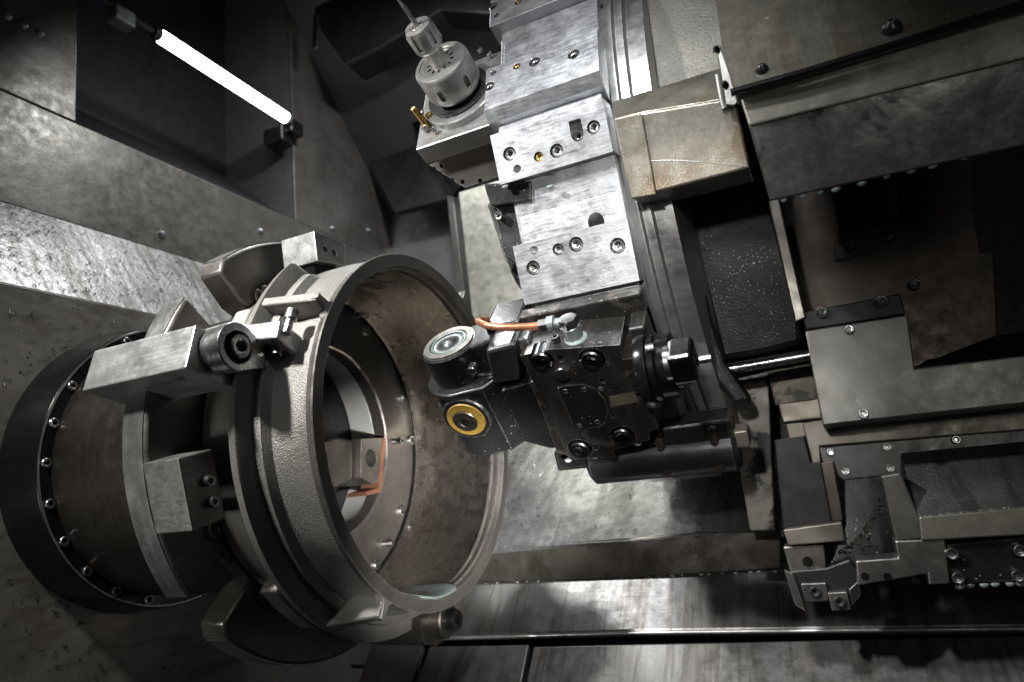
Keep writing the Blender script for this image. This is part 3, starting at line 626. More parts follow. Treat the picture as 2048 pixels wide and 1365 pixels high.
# recess between: two planes and the angled oil hole
F = F12(15)
b = B(); b.box(-0.50, 0.575, 0.02, 0.38, -0.3, -0.13); toT(b, 15); rl0 = part('recess_land', b, steel, tu, 0.004)
b = B(); b2 = B(); b2.poly([(-0.28, -0.11), (0.02, -0.13), (0.02, -0.3), (-0.28, -0.3)], -0.50, 0.575); b2.xf(Matrix(((0, 0, 1, 0), (1, 0, 0, 0), (0, 1, 0, 0), (0, 0, 0, 1)))); b.join(b2); toT(b, 15)
rl = part('recess_land', b, steel, tu, 0.004)
p = loc(F, 1192, 442, z=-.12)
for tgt in (rl, rl0, drum):
    cb = B(); cb.cyl((0, 0, -0.45), 0.085, 0.8, 'z', 28); cb.xf(Matrix.Translation((p[0], p[1]-0.01, -.11)) @ Matrix.Rotation(rad(-32), 4, 'X')); toT(cb, 15); cut(tgt, cb)
b = B(); b.box(-0.50, 0.57, -0.40, 0.50, -0.3, -0.13); toT(b, -15); part('recess_land', b, steel, tu, 0.004)
# notch between stations: oil hole
F = F12(0); 
# 45 degree station base with black adapter
for th in (45, 75, 105, 135, -45, -75, 165):
    b = B(); b.box(-0.57, 0.60, 0.32, 0.90, -0.3, 0.0); toT(b, th); o2_ = part('clamp_pad', b, steel2, tu, 0.012)
    b = B(); b.box(-0.57, 0.60, -0.90, -0.36, -0.3, 0.0); toT(b, th); o = part('clamp_pad', b, steel2, tu, 0.012)
    R3 = mat4(F12(th)); R3.translation = R3.translation-Vector(TC)
    if th in (75, 45):
        for x in (-.4, 0.1, .42):
            for y in ((.6, -.6) if th == 75 else (.7,)):
                s_ = bpy.data.objects.new('socket_screw', screw_mesh('socket', 0.06, 0.05, bright)); COL.objects.link(s_); s_.parent = o
                s_.matrix_local = R3 @ Matrix.Translation((x, y, -0.02))

# black bracket holder left of the turret
Fk = fr(at(1010, 470, 6.95), 12)
tk = thing('dark_tool_block', Fk, 'dark grey tool block partly hidden at the left side of the turret', 'tool holder')
b = B(); b.px(Fk, [(990, 410), (1060, 395), (1075, 600), (1055, 570), (1040, 555), (1028, 525), (1010, 515)], 0, 0.3); part('face_plate', b, darkg, tk, 0.02)
b = B(); b.px(Fk, [(966, 368), (1062, 362), (1062, 402), (980, 412)], 0.12, 0.4); part('top_block', b, blackm, tk, 0.02)
b = B(); b.px(Fk, [(972, 405), (990, 410), (1012, 515), (1030, 527), (1022, 545), (1003, 500)], -0.1, 0.3); part('side_face', b, darkg, tk, 0.02)
b = B(); b.px(Fk, [(1018, 540), (1040, 533), (1085, 640), (1075, 690), (1055, 600), (1030, 565)], -0.15, 0.3); part('lower_wedge', b, blackm, tk, 0.02)
screw(tk, loc(Fk, 1004, 434, z=0), 0.045, 0.1, mat=bright)

# =================================================================== DRILL HOLDER
FD = fr(at(925, 195, 7.7), -20)
td = thing('collet_holder', FD, 'round steel driven tool holder with collet nut on the upper left of the turret', 'tool holder')
b = B(); b.box(-0.56, 0.5, -0.60, 0.62, -0.26, -0.02)
base = part('base_plate', b, steel2, td, 0.012)
b = B(); b.cyl((-0.01, 0, -0.02), 0.47, 0.09, 'z', 72, ch=0.01); part('flange', b, steel2, td, 0, True)
b = B(); b.cyl((-0.01, 0, 0.07), 0.385, 0.03, 'z', 64); b.cyl((0, 0, 0.1), 0.26, 0.06, 'z', 64); part('inner_collar', b, darkg, td, 0, True)
b = B(); b.lathe([(0.14, 0.0), (0.14, 0.29), (0.16, 0.31), (0.20, 0.325), (0.48, 0.325), (0.505, 0.315), (0.52, 0.30), (0.52, 0.26), (0.51, 0.255), (0.51, 0.20), (0.505, 0.195), (0.50, 0.13), (0.50, 0.0)], 80, 'z'); big_ = part('spindle_collar', b, chrome, td, 0, True)
cb = B()
for a in (-100, -40, 20, 80, 140, 200):
    c2 = B(); c2.poly([(0.035*math.cos(rad(q)), 0.035*math.sin(rad(q))+(0.04 if q < 180 else -0.04)) for q in range(0, 360, 20)], 0.27, 0.4)
    c2.xf(Matrix.Translation((0, 0, 0.31)) @ Matrix.Rotation(rad(a), 4, 'Z') @ Matrix.Rotation(rad(90), 4, 'Y') @ Matrix.Rotation(rad(90), 4, 'Z')); cb.join(c2)
cut(big_, cb)
for p in big_.data.polygons: p.use_smooth = True
big_.data.set_sharp_from_angle(angle=rad(32))
b = B(); b.cyl((0, 0, 0.50), 0.105, 0.24, 'z', 48); nk = part('neck', b, chrome, td, 0, True)
for k in range(12):
    a = 2*math.pi*k/12; b = B(); b.box(0.125, 0.17, -0.005, 0.005, 0.50, 0.512); b.xf(Matrix.Rotation(a, 4, 'Z')); part('scale_mark', b, holem, td, 0)
nt_ = B(); nt_.lathe([(0.72, 0.0), (0.72, 0.155), (0.75, 0.168), (0.93, 0.168), (0.98, 0.145), (0.985, 0.09), (0.97, 0.085), (0.97, 0.0)], 64, 'z'); nut = part('collet_nut', nt_, chrome, td, 0, True)
cb = B()
for k in range(6):
    c2 = B(); c2.box(0.14, 0.3, -0.035, 0.035, 0.78, 1.1); c2.xf(Matrix.Rotation(2*math.pi*k/6+.3, 4, 'Z')); cb.join(c2)
cut(nut, cb)
for p in nut.data.polygons: p.use_smooth = True
nut.data.set_sharp_from_angle(angle=rad(32))
b = B(); b.cyl((0, 0, 0.96), 0.078, 0.03, 'z', 32); cl_ = part('collet', b, chrome, td, 0.004, True)
for k in range(8):
    b = B(); b.box(0.03, 0.076, -0.003, 0.003, 0.989, 0.993); b.xf(Matrix.Rotation(2*math.pi*k/8, 4, 'Z')); part('collet_slit', b, holem, cl_, 0)
b = B(); prev = None
rings = []
for i in range(30):
    z = 0.97+i*0.022; tw = max(0, i-6)*0.32; rings.append([((0.026 if k % 6 else 0.016 if i > 6 else 0.026)*math.cos(2*math.pi*k/12+tw), (0.026 if k % 6 else 0.016 if i > 6 else 0.026)*math.sin(2*math.pi*k/12+tw), z) for k in range(12)])
b.mesh_ring(rings); solo('drill_bit', b, bright, FD, 'slim twist drill bit clamped in the collet at top', 'drill bit', bevel=0, smooth=True)
for p in ((841, 221), (905, 231), (865, 256), (957, 96), (976, 104)):
    q = loc(FD, *p, z=0.07); q = q if math.hypot(q[0], q[1]) < 0.46 else q
    screw(td, (q[0], q[1], 0.02 if math.hypot(q[0], q[1]) > 0.46 else 0.06), 0.032, 0.04)
# brass nozzle
q = loc(FD, 848, 247, z=0.03)
b = B(); b.tube([(q[0]+.02, q[1]-.02, -0.02), (q[0]+.01, q[1], 0.12), (q[0]-.01, q[1]+.01, 0.26)], [0.05, 0.04, 0.033], 20); part('brass_nozzle', b, brass, td, 0.004, True)
b = B(); b.tube([(q[0]+.09, q[1]+.05, -0.02), (q[0]+.09, q[1]+.05, 0.1)], 0.042, 20); part('brass_fitting', b, brass, td, 0.01, True)
screw(td, (q[0]+0.03, q[1]-0.09, 0.0), 0.04, 0.05)
# lower blocks of the holder
b = B(); b.box(-0.42, 0.5, -0.58, 0.5, -0.75, -0.27); part('lower_body', b, jawm, td, 0.02)
Fd2 = (tow(FD, (0, -0.6, -0.72)), fr((0, 0, 0), 30)[1])
tl = thing('perforated_guard_plate', Fd2, 'grey steel plate with dark holes below the collet holder', 'plate')
b = B(); b.px(Fd2, [(858, 330), (905, 312), (985, 285), (1000, 352), (930, 376)], 0.12, 0.25); gp = part('plate', b, jawm, tl, 0.015)
cb = B(); 
for p in ((868, 338), (883, 332), (897, 328), (915, 318), (940, 310), (880, 348), (905, 360), (960, 362), (925, 364)):
    q = loc(Fd2, *p, z=.12); cb.cyl((q[0], q[1], 0.04), 0.03, 0.3, 'z', 18)
cut(gp, cb)

# =================================================================== ANGLE MILLING HEAD
FH = F12(45)
th_ = thing('angle_milling_head', FH, 'black oily angle milling head bolted to the turret in the centre', 'milling head')
def PXP(F, pts, z): return [tuple(loc(F, *p, z=z)[:2]) for p in pts]
ZF = 0.60
b = B(); b.poly(PXP(FH, [(1040, 712), (1096, 700), (1240, 690), (1246, 720), (1268, 716), (1317, 858), (1295, 862), (1300, 880), (1225, 902), (1230, 914), (1140, 920)], ZF), 0.0, ZF)
body = part('body', b, browno, th_, 0.014)
cb = B()
tops = [(1083, 722), (1184, 720)]
for p in tops+[(1160, 898), (1245, 872)]:
    q = loc(FH, *p, z=ZF); cb.cyl((q[0], q[1], ZF-0.16), 0.125, 0.4, 'z', 36)
for p in tops:
    q = loc(FH, *p, z=ZF); cb.box(q[0]-0.125, q[0]+0.125, q[1], q[1]+0.5, ZF-0.16, ZF+0.2)
for p, r in (((1120, 718), .035), ((1205, 762), .03), ((1247, 798), .03), ((1275, 794), .05), ((1227, 833), .03), ((1190, 895), .04), ((1137, 790), .02)):
    q = loc(FH, *p, z=ZF); cb.cyl((q[0], q[1], ZF-0.12), r, 0.3, 'z', 22)
cut(body, cb)
for p in tops+[(1160, 898), (1245, 872)]:
    q = loc(FH, *p, z=ZF); screw(body, (q[0], q[1], ZF-0.15), 0.108, 0.19, mat=boltm, name='mounting_bolt')
q = loc(FH, 1126, 742, z=ZF); screw(body, (q[0], q[1], ZF), 0.078, 0.07, 'hex', bright, name='hex_plug')
# round-sided cover plate
pc = PXP(FH, [(1115, 774), (1130, 768), (1165, 766), (1192, 775), (1210, 795), (1218, 820), (1213, 842), (1197, 853), (1152, 858), (1148, 852)], ZF)
b = B(); b.poly(pc, ZF-0.01, ZF+0.025); cp = part('cover_plate', b, blackm, th_, 0.008)
for p in ((1132, 779), (1169, 776), (1160, 848), (1196, 840), (1203, 775)):
    q = loc(FH, *p, z=ZF); screw(cp, (q[0], q[1], ZF+0.02), 0.028, 0.02, mat=darkg)
# worn milled band
b = B(); b.poly(PXP(FH, [(1218, 794), (1268, 783), (1278, 803), (1222, 815)], ZF), ZF-0.02, ZF+0.004); part('bare_band', b, M('bare_worn_band', (0.2, 0.17, 0.12), 0.4, 0.4), th_, 0)
# rear mounting flange between body and turret
b = B(); b.box(-0.62, 0.62, 0.35, 0.99, -0.02, 0.14); part('mounting_flange', b, browno, th_, 0.02)
b = B(); b.box(0.47, 0.62, 0.1, 0.80, 0.0, 0.42); part('side_wall', b, browno, th_, 0.02)
b = B(); b.box(-0.62, -0.5, -0.6, 0.9, 0.05, 0.4); part('left_flange', b, steel2, th_, 0.02)
# left: blocks and clamp towards the cutter
b = B(); b.poly(PXP(FH, [(1002, 782), (1060, 765), (1128, 895), (1100, 898), (1047, 884)], 0.50), -0.1, 0.50); part('spacer_block', b, blackm, th_, 0.015)
b = B(); b.poly(PXP(FH, [(1060, 765), (1085, 760), (1140, 915), (1112, 905)], 0.56), -0.1, 0.56); part('spacer_block', b, browno, th_, 0.015)
b = B(); b.poly(PXP(FH, [(970, 702), (1018, 690), (1030, 690), (1040, 762), (984, 770)], 0.55), -0.05, 0.55); part('dovetail_clamp', b, darkg, th_, 0.035)
b = B(); b.box(-0.98, -0.60, 0.10, 1.0, -0.25, 0.22); part('neck_block', b, blackm, th_, 0.03)
b = B(); b.poly([(-1.45, 0.5), (-1.45, 0.86), (-0.9, 0.93), (-0.9, 0.5)], -0.1, 0.34); part('neck_web', b, blackm, th_, 0.03)
b = B(); b.poly([(-1.0, 0.55), (-1.35, 0.60), (-1.40, 0.2), (-1.35, -0.25), (-1.0, -0.25)], -0.1, 0.40); part('neck', b, blackm, th_, 0.03)
# bearing cap: cylinder along y
cx, cz = -1.44, 0.20
b = B(); b.lathe([(0.40, 0.0), (0.40, 0.31), (0.88, 0.31), (0.90, 0.29), (0.90, 0.0)], 64, 'y', (cx, 0, cz)); part('bearing_housing', b, blackm, th_, 0, True)
b = B(); b.lathe([(0.885, 0.28), (0.915, 0.275), (0.92, 0.22), (0.90, 0.20), (0.885, 0.20)], 64, 'y', (cx, 0, cz), loop=True); part('bearing_race', b, jawm, th_, 0, True)
b = B(); b.lathe([(0.90, 0.198), (0.912, 0.195), (0.912, 0.18), (0.90, 0.178)], 64, 'y', (cx, 0, cz), loop=True); part('seal_ring', b, greenr, th_, 0, True)
b = B(); b.lathe([(0.88, 0.178), (0.905, 0.17), (0.90, 0.14), (0.91, 0.09), (0.93, 0.06), (0.92, 0.03), (0.92, 0.0)], 64, 'y', (cx, 0, cz)); part('spindle_end', b, darkg, th_, 0, True)
# lower gearbox: rounded body
pts = [(cx+0.40*math.cos(rad(a)), cz+0.40*math.sin(rad(a))) for a in range(75, 290, 9)]+[(-0.97, cz-0.4), (-0.97, cz+0.22), (-1.12, cz+0.36)]
def prismy(b, pts, y0, y1):
    b2 = B(); b2.poly(pts, y0, y1); b2.xf(Matrix(((1, 0, 0, 0), (0, 0, 1, 0), (0, 1, 0, 0), (0, 0, 0, 1)))); b.join(b2); return b
b = B(); prismy(b, pts, -0.36, 0.50); gb = part('gearbox', b, blackm, th_, 0.03, True, 3)
b = B(); prismy(b, [(cx+(p[0]-cx)*1.03, cz+(p[1]-cz)*1.03) for p in pts], 0.46, 0.53); part('gearbox_shoulder', b, darkg, th_, 0.015, True)
# yellow ring cutter socket on outward face
qy = loc(FH, 933, 838, z=cz+0.40); yc_ = (qy[0], qy[1])
b = B(); b.cyl((yc_[0], yc_[1], cz+0.25), 0.27, 0.16, 'z', 48, ch=0.015); part('socket_rim', b, blackm, th_, 0, True)
b = B(); b.lathe([(cz+0.41, 0.0), (cz+0.425, 0.0), (cz+0.425, 0.205), (cz+0.40, 0.215), (cz+0.36, 0.215), (cz+.36, 0.0)], 48, 'z', (yc_[0], yc_[1], 0)); part('yellow_ring', b, yellow, th_, 0, True)
b = B(); b.lathe([(cz+0.42, 0.0), (cz+0.445, 0.135), (cz+0.455, 0.125), (cz+0.455, 0.07), (cz+0.44, 0.06), (cz+0.44, 0.0)], 48, 'z', (yc_[0], yc_[1], 0)); ci = part('centre_plug', b, turned, th_, 0, True)
for dx_, dy_, r_ in ((0, 0, .045), (-.09, .02, .018), (.09, -.02, .018)):
    b = B(); b.cyl((yc_[0]+dx_, yc_[1]+dy_, cz+0.44), r_, 0.02, 'z', 20); part('plug_hole', b, holem, ci, 0)
q = loc(FH, 946, 737, z=cz+0.28); screw(th_, (q[0], q[1], cz+0.24), 0.05, 0.10, mat=bright)
# fitting and copper pipe on top face
zt_ = 0.44; qb = loc(FH, 1146, 650, z=zt_); yb = qb[1]-0.06; qb[0] = -0.03
b = B(); b.lathe([(0.80, 0.125), (0.83, 0.12), (0.845, 0.1), (0.85, 0.0)], 32, 'y', (qb[0], 0, zt_)); part('crusty_washer', b, drop, th_, 0, True)
b = B(); b.lathe([(0.80, 0.0), (0.80, 0.09), (yb+0.05, 0.09), (yb+0.06, 0.082), (yb+0.06, 0.0)], 32, 'y', (qb[0], 0, zt_)); part('banjo_body', b, zinc, th_, 0, True)
screw(th_, (qb[0], yb+0.06, zt_), 0.095, 0.085, 'hex', bright, 'y', 'banjo_bolt')
qn = loc(FH, 1085, 651, z=zt_); yn = qn[1]
b = B(); b.tube([(qb[0]-0.03, yn-.02, zt_), (qb[0]-0.13, yn-.01, zt_), (qb[0]-0.14, yn, zt_), (qn[0]+0.06, yn, zt_)], [0.05, 0.05, 0.072, 0.072], 24); part('banjo_arm', b, zinc, th_, 0, True)
b = B(); b.cyl((qn[0]-0.03, qn[1], zt_), 0.065, 0.09, 'x', 6); part('pipe_nut', b, darkg, th_, 0.006)
pp = [(1085, 651, .0), (1060, 654, .0), (1030, 655, .0), (1000, 655, -.02), (975, 652, -.06), (962, 647, -.12), (957, 643, -.20), (962, 641, -.28), (975, 640, -.36)]
path = [tuple(loc(FH, a, c, z=zt_+z)) for a, c, z in pp]
b = B(); b.tube(path, 0.036, 18); part('copper_pipe', b, copper, th_, 0, True)
# small screws on top
for p in ((1112, 685), (1137, 697)):
    q = loc(FH, *p, z=0.5); screw(th_, (q[0], q[1], 0.47), 0.04, 0.05, mat=darkg, axis='y')
# right hand drive flange along x
XR = TC[0]+0.55; qc = tol(FH, on(1297, 738, 0, XR)); cy_, cz_ = qc[1], qc[2]
b = B(); b.lathe([(0.50, 0.0), (0.50, 0.36), (0.56, 0.38), (0.60, 0.38), (0.61, 0.33), (0.66, 0.33), (0.68, 0.30), (0.80, 0.30), (0.81, 0.24), (0.86, 0.24), (0.87, 0.20), (0.93, 0.20), (0.93, 0.0)], 72, 'x', (0, cy_, cz_)); part('drive_flange', b, black2, th_, 0, True)
qd = tol(FH, on(1365, 722, 0, TC[0]+1.05))
b = B(); b.lathe([(0.93, 0), (0.93, 0.13), (0.97, 0.13), (0.97, 0)], 32, 'x', (0, qd[1], qd[2])); part('drive_collar', b, bright, th_, 0, True)
b = B(); b.box(0.96, 1.15, qd[1]-0.13, qd[1]+0.13, qd[2]-0.13, qd[2]+0.13); part('square_cap', b, boltm, th_, 0.03)
b = B(); b.cyl((1.17, qd[1]-0.02, qd[2]+0.0), 0.035, 0.09, 'x', 20); part('end_pin', b, bright, th_, 0.004, True)
screw(th_, (0.62, cy_+0.3, cz_+0.12), 0.05, 0.08, axis='x')

# lower tool holder behind the head
FLo = fr(at(1320, 915, 7.0), 20)
tlw = thing('lower_tool_holder', FLo, 'black cylindrical tool holder hanging on the underside of the turret', 'tool holder')
xl = loc(FLo, 1175, 920)[0]; xr = loc(FLo, 1478, 900)[0]
b = B(); b.lathe([(xl, 0.0), (xl, 0.19), (xl+0.05, 0.25), (xr-0.05, 0.25), (xr, 0.2), (xr, 0)], 48, 'x', (0, 0.0, -0.1)); part('barrel', b, darkg, tlw, 0, True)
b = B(); b.box(xl+0.05, xr-0.02, 0.0, 0.35, -0.35, 0.1); hb = part('saddle', b, blackm, tlw, 0.03)
b = B(); b.box(xl-0.35, xl+0.1, -0.02, 0.22, -0.3, 0.08); part('nose', b, blackm, tlw, 0.04)
for x in (1235, 1275, 1310): q = loc(FLo, x, 893+(1310-x)*.06, z=.1); screw(tlw, (q[0], q[1], 0.09), 0.035, 0.02, mat=darkg)
for x in (1322, 1432):
    q = loc(FLo, x, 900, z=.1); b = B(); b.box(q[0]-0.04, q[0]+0.05, -0.17, 0.3, 0.05, 0.13); part('groove_bar', b, brownp, tlw, 0.03)
b = B(); b.box(xr-0.02, xr+0.12, 0.02, 0.2, -0.2, 0.05); part('end_stub', b, beige, tlw, 0.02)

# =================================================================== CARRIAGE AND COVERS ON THE RIGHT
def ppx(name, pts, d, th, thick, mat, label, cat, ref=None, bev=0.015, F=None, z=0.0, **k):
    if F is None: F = fr(at(*(ref or pts[0]), d), th)
    b = B(); b.px(F, pts, z, thick); o = solo(name, b, mat, F, label, cat, bevel=bev, **k); return o, F
# casting behind the turret
_, Fc = ppx('turret_housing', [(1290, -60), (1440, -60), (1462, 150), (1455, 230), (1300, 260), (1292, 150)], 6.9, -8, 0.6, castg, 'rough light grey casting right of the turret at top', 'housing', ref=(1360, 80), bev=0.05)
ppx('housing_step', [(1215, -60), (1272, -60), (1292, 130), (1300, 300), (1268, 300), (1238, 80)], 7.15, -8, 0.4, castg, 'narrow shaded casting step between turret and light grey casting', 'housing', ref=(1250, 80), bev=0.04)
ppx('machined_tab', [(1240, 82), (1266, 74), (1278, 100), (1288, 182), (1243, 200)], 6.85, 0, 0.2, M('tab_steel', (0.42, 0.39, 0.31), 0.4, 0.4), 'small shiny machined tab between turret and casting', 'tab', ref=(1260, 130))
# rusty cover box
FR1 = fr(at(1260, 310, 6.0), 12)
tr = thing('stained_cover_box', FR1, 'rust stained grey metal cover box right of the turret', 'cover')
b = B(); b.px(FR1, [(1227, 238), (1282, 226), (1472, 195), (1500, 336), (1262, 398)], 0, 0.7); part('front_sheet', b, rust, tr, 0.02)
b = B(); b.px(FR1, [(1227, 238), (1280, 226), (1285, 232), (1313, 390), (1262, 398)], 0.035, 0.03); part('folded_side_band', b, rust, tr, 0.012)
tp = [tow(FR1, loc(FR1, *p)) for p in ((1227, 238), (1282, 228), (1470, 190))]
FR2 = fr(tow(FR1, loc(FR1, 1227, 238)), -38)
b = B(); bpts = [loc(FR1, *p, z=-.012) for p in ((1227, 238), (1282, 226), (1472, 195))]+[tol(FR1, tow(FR2, loc(FR2, *p))) for p in ((1442, 136), (1225, 204))]
quad(b, [tuple(p) for p in bpts], (0, 0, -0.1)); part('top_flange', b, rust, tr, 0.012)
b = B(); wpth = [tuple(loc(FR1, *p, z=0.01)) for p in ((1436, 150), (1440, 175), (1446, 205), (1450, 218))]; b.tube(wpth, 0.028, 10); part('weld_seam', b, weld, tr, 0, True)
b = B(); wpth = [tuple(loc(FR1, *p, z=0.002)) for p in ((1293, 322), (1340, 321), (1400, 324), (1450, 329), (1497, 334))]; b.tube(wpth, 0.0035, 6); part('scribed_line', b, weld, tr, 0)
# right covers (chained so that their edges meet)
D1 = 5.1
F1 = fr(at(1470, 188, D1), -22)
o1, _ = ppx('right_cover_sheet', [(1424, -60), (1443, 90), (1470, 188), (2160, -22), (2160, -260), (1424, -260)], D1, 0, 0.12, caprm, 'brown upper cover sheet with two domed screws at top right', 'cover', F=F1)
for p, r in (((1524, 141), .05), ((1783, 60), .072)):
    q = loc(F1, *p); screw(o1, (q[0], q[1], 0), r, r*1.1, 'dome', darkg, name='domed_screw')
b = B(); b.tube([tuple(loc(F1, *p, z=0.02)) for p in ((1462, 186), (1600, 148), (1800, 87), (2160, -26))], 0.03, 10); solo('rubber_seal', b, seal, F1, 'shiny black rubber seal under the upper right cover', 'seal', bevel=0, smooth=True)
F2 = fr(tow(F1, loc(F1, 1478, 192, z=-0.05)), 8)
o2, _ = ppx('right_cover_fold', [(1480, 196), (2160, -8), (2160, 88), (1498, 252)], 0, 0, 0.1, capr2, 'lighter folded strip below the black seal', 'cover', F=F2)
F3 = fr(tow(F2, loc(F2, 1498, 252, z=-0.02)), 26)
o3, _ = ppx('right_cover_apron', [(1498, 253), (2160, 85), (2160, 268), (1540, 403)], 0, 0, 0.06, capr3, 'wet grey apron sheet with a row of drops along its lower edge', 'cover', F=F3)
FX = fr(at(1455, 150, 5.6), 0)
tt = thing('hinge_tab', FX, 'small metal tab with screws beside the stained cover box', 'bracket')
b = B(); b.px(FX, [(1432, 95), (1440, 88), (1478, 200), (1470, 212), (1452, 210)], 0, 0.05); part('tab', b, greyp, tt, 0.01)
for p in ((1433, 100), (1450, 170)): screw(tt, loc(FX, *p, z=0), 0.03, 0.05, 'dome', darkg, name='domed_screw')

# dark casting & carriage
ppx('black_housing', [(1330, 380), (1536, 320), (1548, 405), (1605, 630), (1608, 690), (1520, 712), (1440, 724), (1425, 660), (1390, 520)], 7.6, 14, 0.8, dcast, 'black oily casting peppered with pale chips in the centre right', 'housing', ref=(1480, 500), bev=0.08)
ppx('brown_spacer', [(1296, 380), (1346, 370), (1372, 500), (1392, 620), (1372, 690), (1340, 560)], 7.2, 10, 0.3, M('spacer_brown', (0.10, 0.085, 0.07), 0.6, 0.35, scratch=0.3, svec=(1, 20, 20)), 'brown metal spacer strip right of the turret ring', 'strip', ref=(1350, 500))
ppx('housing_edge', [(1376, 560), (1398, 548), (1420, 640), (1450, 728), (1500, 800), (1470, 812), (1405, 730), (1384, 660)], 7.3, 10, 0.3, dcast, 'curved lower edge of the black casting', 'housing', ref=(1400, 640), bev=0.05)
ppx('upright_edge_strip', [(1536, 402), (1558, 398), (1612, 636), (1590, 646)], 7.0, 5, 0.15, M('edge_strip_grey', (0.14, 0.13, 0.115), 0.5, 0.4), 'narrow grey brown upright strip right of the black casting', 'strip', ref=(1570, 520))
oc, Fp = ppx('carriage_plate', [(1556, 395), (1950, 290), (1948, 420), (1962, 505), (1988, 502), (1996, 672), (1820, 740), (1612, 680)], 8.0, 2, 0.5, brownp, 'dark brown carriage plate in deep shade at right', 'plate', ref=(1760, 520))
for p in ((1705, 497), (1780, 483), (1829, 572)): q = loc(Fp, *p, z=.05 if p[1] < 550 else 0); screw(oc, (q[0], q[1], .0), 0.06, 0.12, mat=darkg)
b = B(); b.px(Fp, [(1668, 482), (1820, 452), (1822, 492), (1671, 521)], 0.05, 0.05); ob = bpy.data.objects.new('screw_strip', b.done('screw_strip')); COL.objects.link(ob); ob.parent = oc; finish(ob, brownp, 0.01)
tb = thing('slide_block', Fp, 'black slide block with one socket screw above the carriage plate', 'block')
b = B(); b.px(Fp, [(1665, 372), (1800, 330), (1818, 446), (1678, 480)], 0.25, 0.25); part('body', b, blackm, tb, 0.02)
b = B(); b.px(Fp, [(1768, 348), (1792, 343), (1800, 440), (1770, 447)], 0.28, 0.03); part('pale_side_strip', b, greyp, tb, 0.01)
q = loc(Fp, 1737, 430, z=.25); screw(tb, (q[0], q[1], .25), 0.075, 0.05, mat=darkg)
b = B(); b.px(Fp, [(1672, 462), (1815, 430), (1818, 448), (1676, 478)], 0.32, 0.05); part('wiper', b, darkg, tb, 0.01)
# dark back filler on the right
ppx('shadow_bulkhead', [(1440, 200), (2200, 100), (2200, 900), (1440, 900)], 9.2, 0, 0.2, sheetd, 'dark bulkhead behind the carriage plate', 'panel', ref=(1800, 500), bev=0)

# grey block and long cover
D4 = 6.5; F4 = fr(at(1720, 740, D4), -2)
ob4, _ = ppx('way_cover', [(1610, 662), (1815, 630), (1830, 738), (2160, 698), (2160, 795), (1646, 851)], 0, 0, 0.5, greyp, 'dusty grey way cover sheet at right centre', 'cover', F=F4)
for p in ((1698, 662), (1726, 829)): q = loc(F4, *p); screw(ob4, (q[0], q[1], 0), 0.045, 0.08, mat=bright)
ppx('dark_cap_bar', [(1603, 625), (1800, 587), (1812, 628), (1611, 660)], 0, 0, 0.35, sheetd, 'dark bar with two socket screws on top of the grey way cover', 'bar', F=(tow(F4, (0, 0, -0.12)), F4[1]))
Fq = (tow(F4, (0, 0, -0.12)), F4[1]); tb2 = [o for o in bpy.data.objects if o.name.startswith('dark_cap_bar')][0]
for p in ((1643, 626), (1762, 604)): q = loc(Fq, *p); screw(tb2, (q[0], q[1], 0), 0.062, 0.05, mat=darkg)
ppx('dark_shelf', [(1828, 735), (1900, 690), (2160, 640), (2160, 700)], 7.6, -60, 0.2, sheetd, 'dark ledge behind the grey way cover', 'ledge', ref=(1828, 735))
F5 = fr(at(1800, 860, 6.9), -2)
ppx('beige_rail', [(1556, 808), (1640, 796), (1655, 836), (1566, 846)], 0, 0, 0.4, beige, 'pale beige rail end left of the grey way cover', 'rail', F=F5)
ppx('beige_rail', [(1570, 848), (1606, 843), (1618, 874), (1578, 879)], 0, 0, 0.35, beige, 'small lower beige rail end', 'rail', F=(tow(F5, (0, 0, -.1)), F5[1]))
ppx('long_rail', [(1604, 846), (1655, 838), (2160, 788), (2160, 852), (1640, 893), (1642, 925), (1625, 930)], 0, 0, 0.3, beige, 'long beige brown rail running under the grey way cover', 'rail', F=(tow(F5, (0, 0, 0.05)), F5[1]))
F6 = fr(at(1760, 900, 6.95), -2)
o6, _ = ppx('screwed_plate', [(1636, 894), (2160, 848), (2160, 960), (1800, 960), (1760, 965), (1690, 965), (1645, 930)], 0, 0, 0.2, M('dark_screwed_plate', (0.075, 0.073, 0.07), 0.4, 0.42, grain=0.2), 'dark steel plate with a row of small screws above the grey box', 'plate', F=F6)
for p in ((1661, 905), (1773, 895), (1911, 880), (1690, 943), (1780, 937)): q = loc(F6, *p); screw(o6, (q[0], q[1], 0), 0.038, 0.06, mat=bright)
# mottled castings
ppx('mottled_casting', [(1455, 762), (1536, 742), (1550, 1062), (1500, 1062), (1478, 930), (1452, 900)], 8.2, 0, 0.4, motl, 'pale upright casting mottled with black oil patches', 'casting', ref=(1500, 850))
ppx('mottled_casting', [(1534, 742), (1628, 726), (1645, 800), (1550, 812)], 7.9, 0, 0.4, motb, 'brown stained casting above the beige rail end', 'casting', ref=(1580, 770))
# rod
Fo = fr(at(1520, 728, 7.2), 0); a_ = loc(Fo, 1428, 744); c_ = loc(Fo, 1700, 696)
b = B(); b.tube([tuple(a_), tuple(c_)], 0.062, 28); solo('guide_rod', b, bright, Fo, 'polished round guide rod entering the grey way cover', 'rod', bevel=0.004, smooth=True)
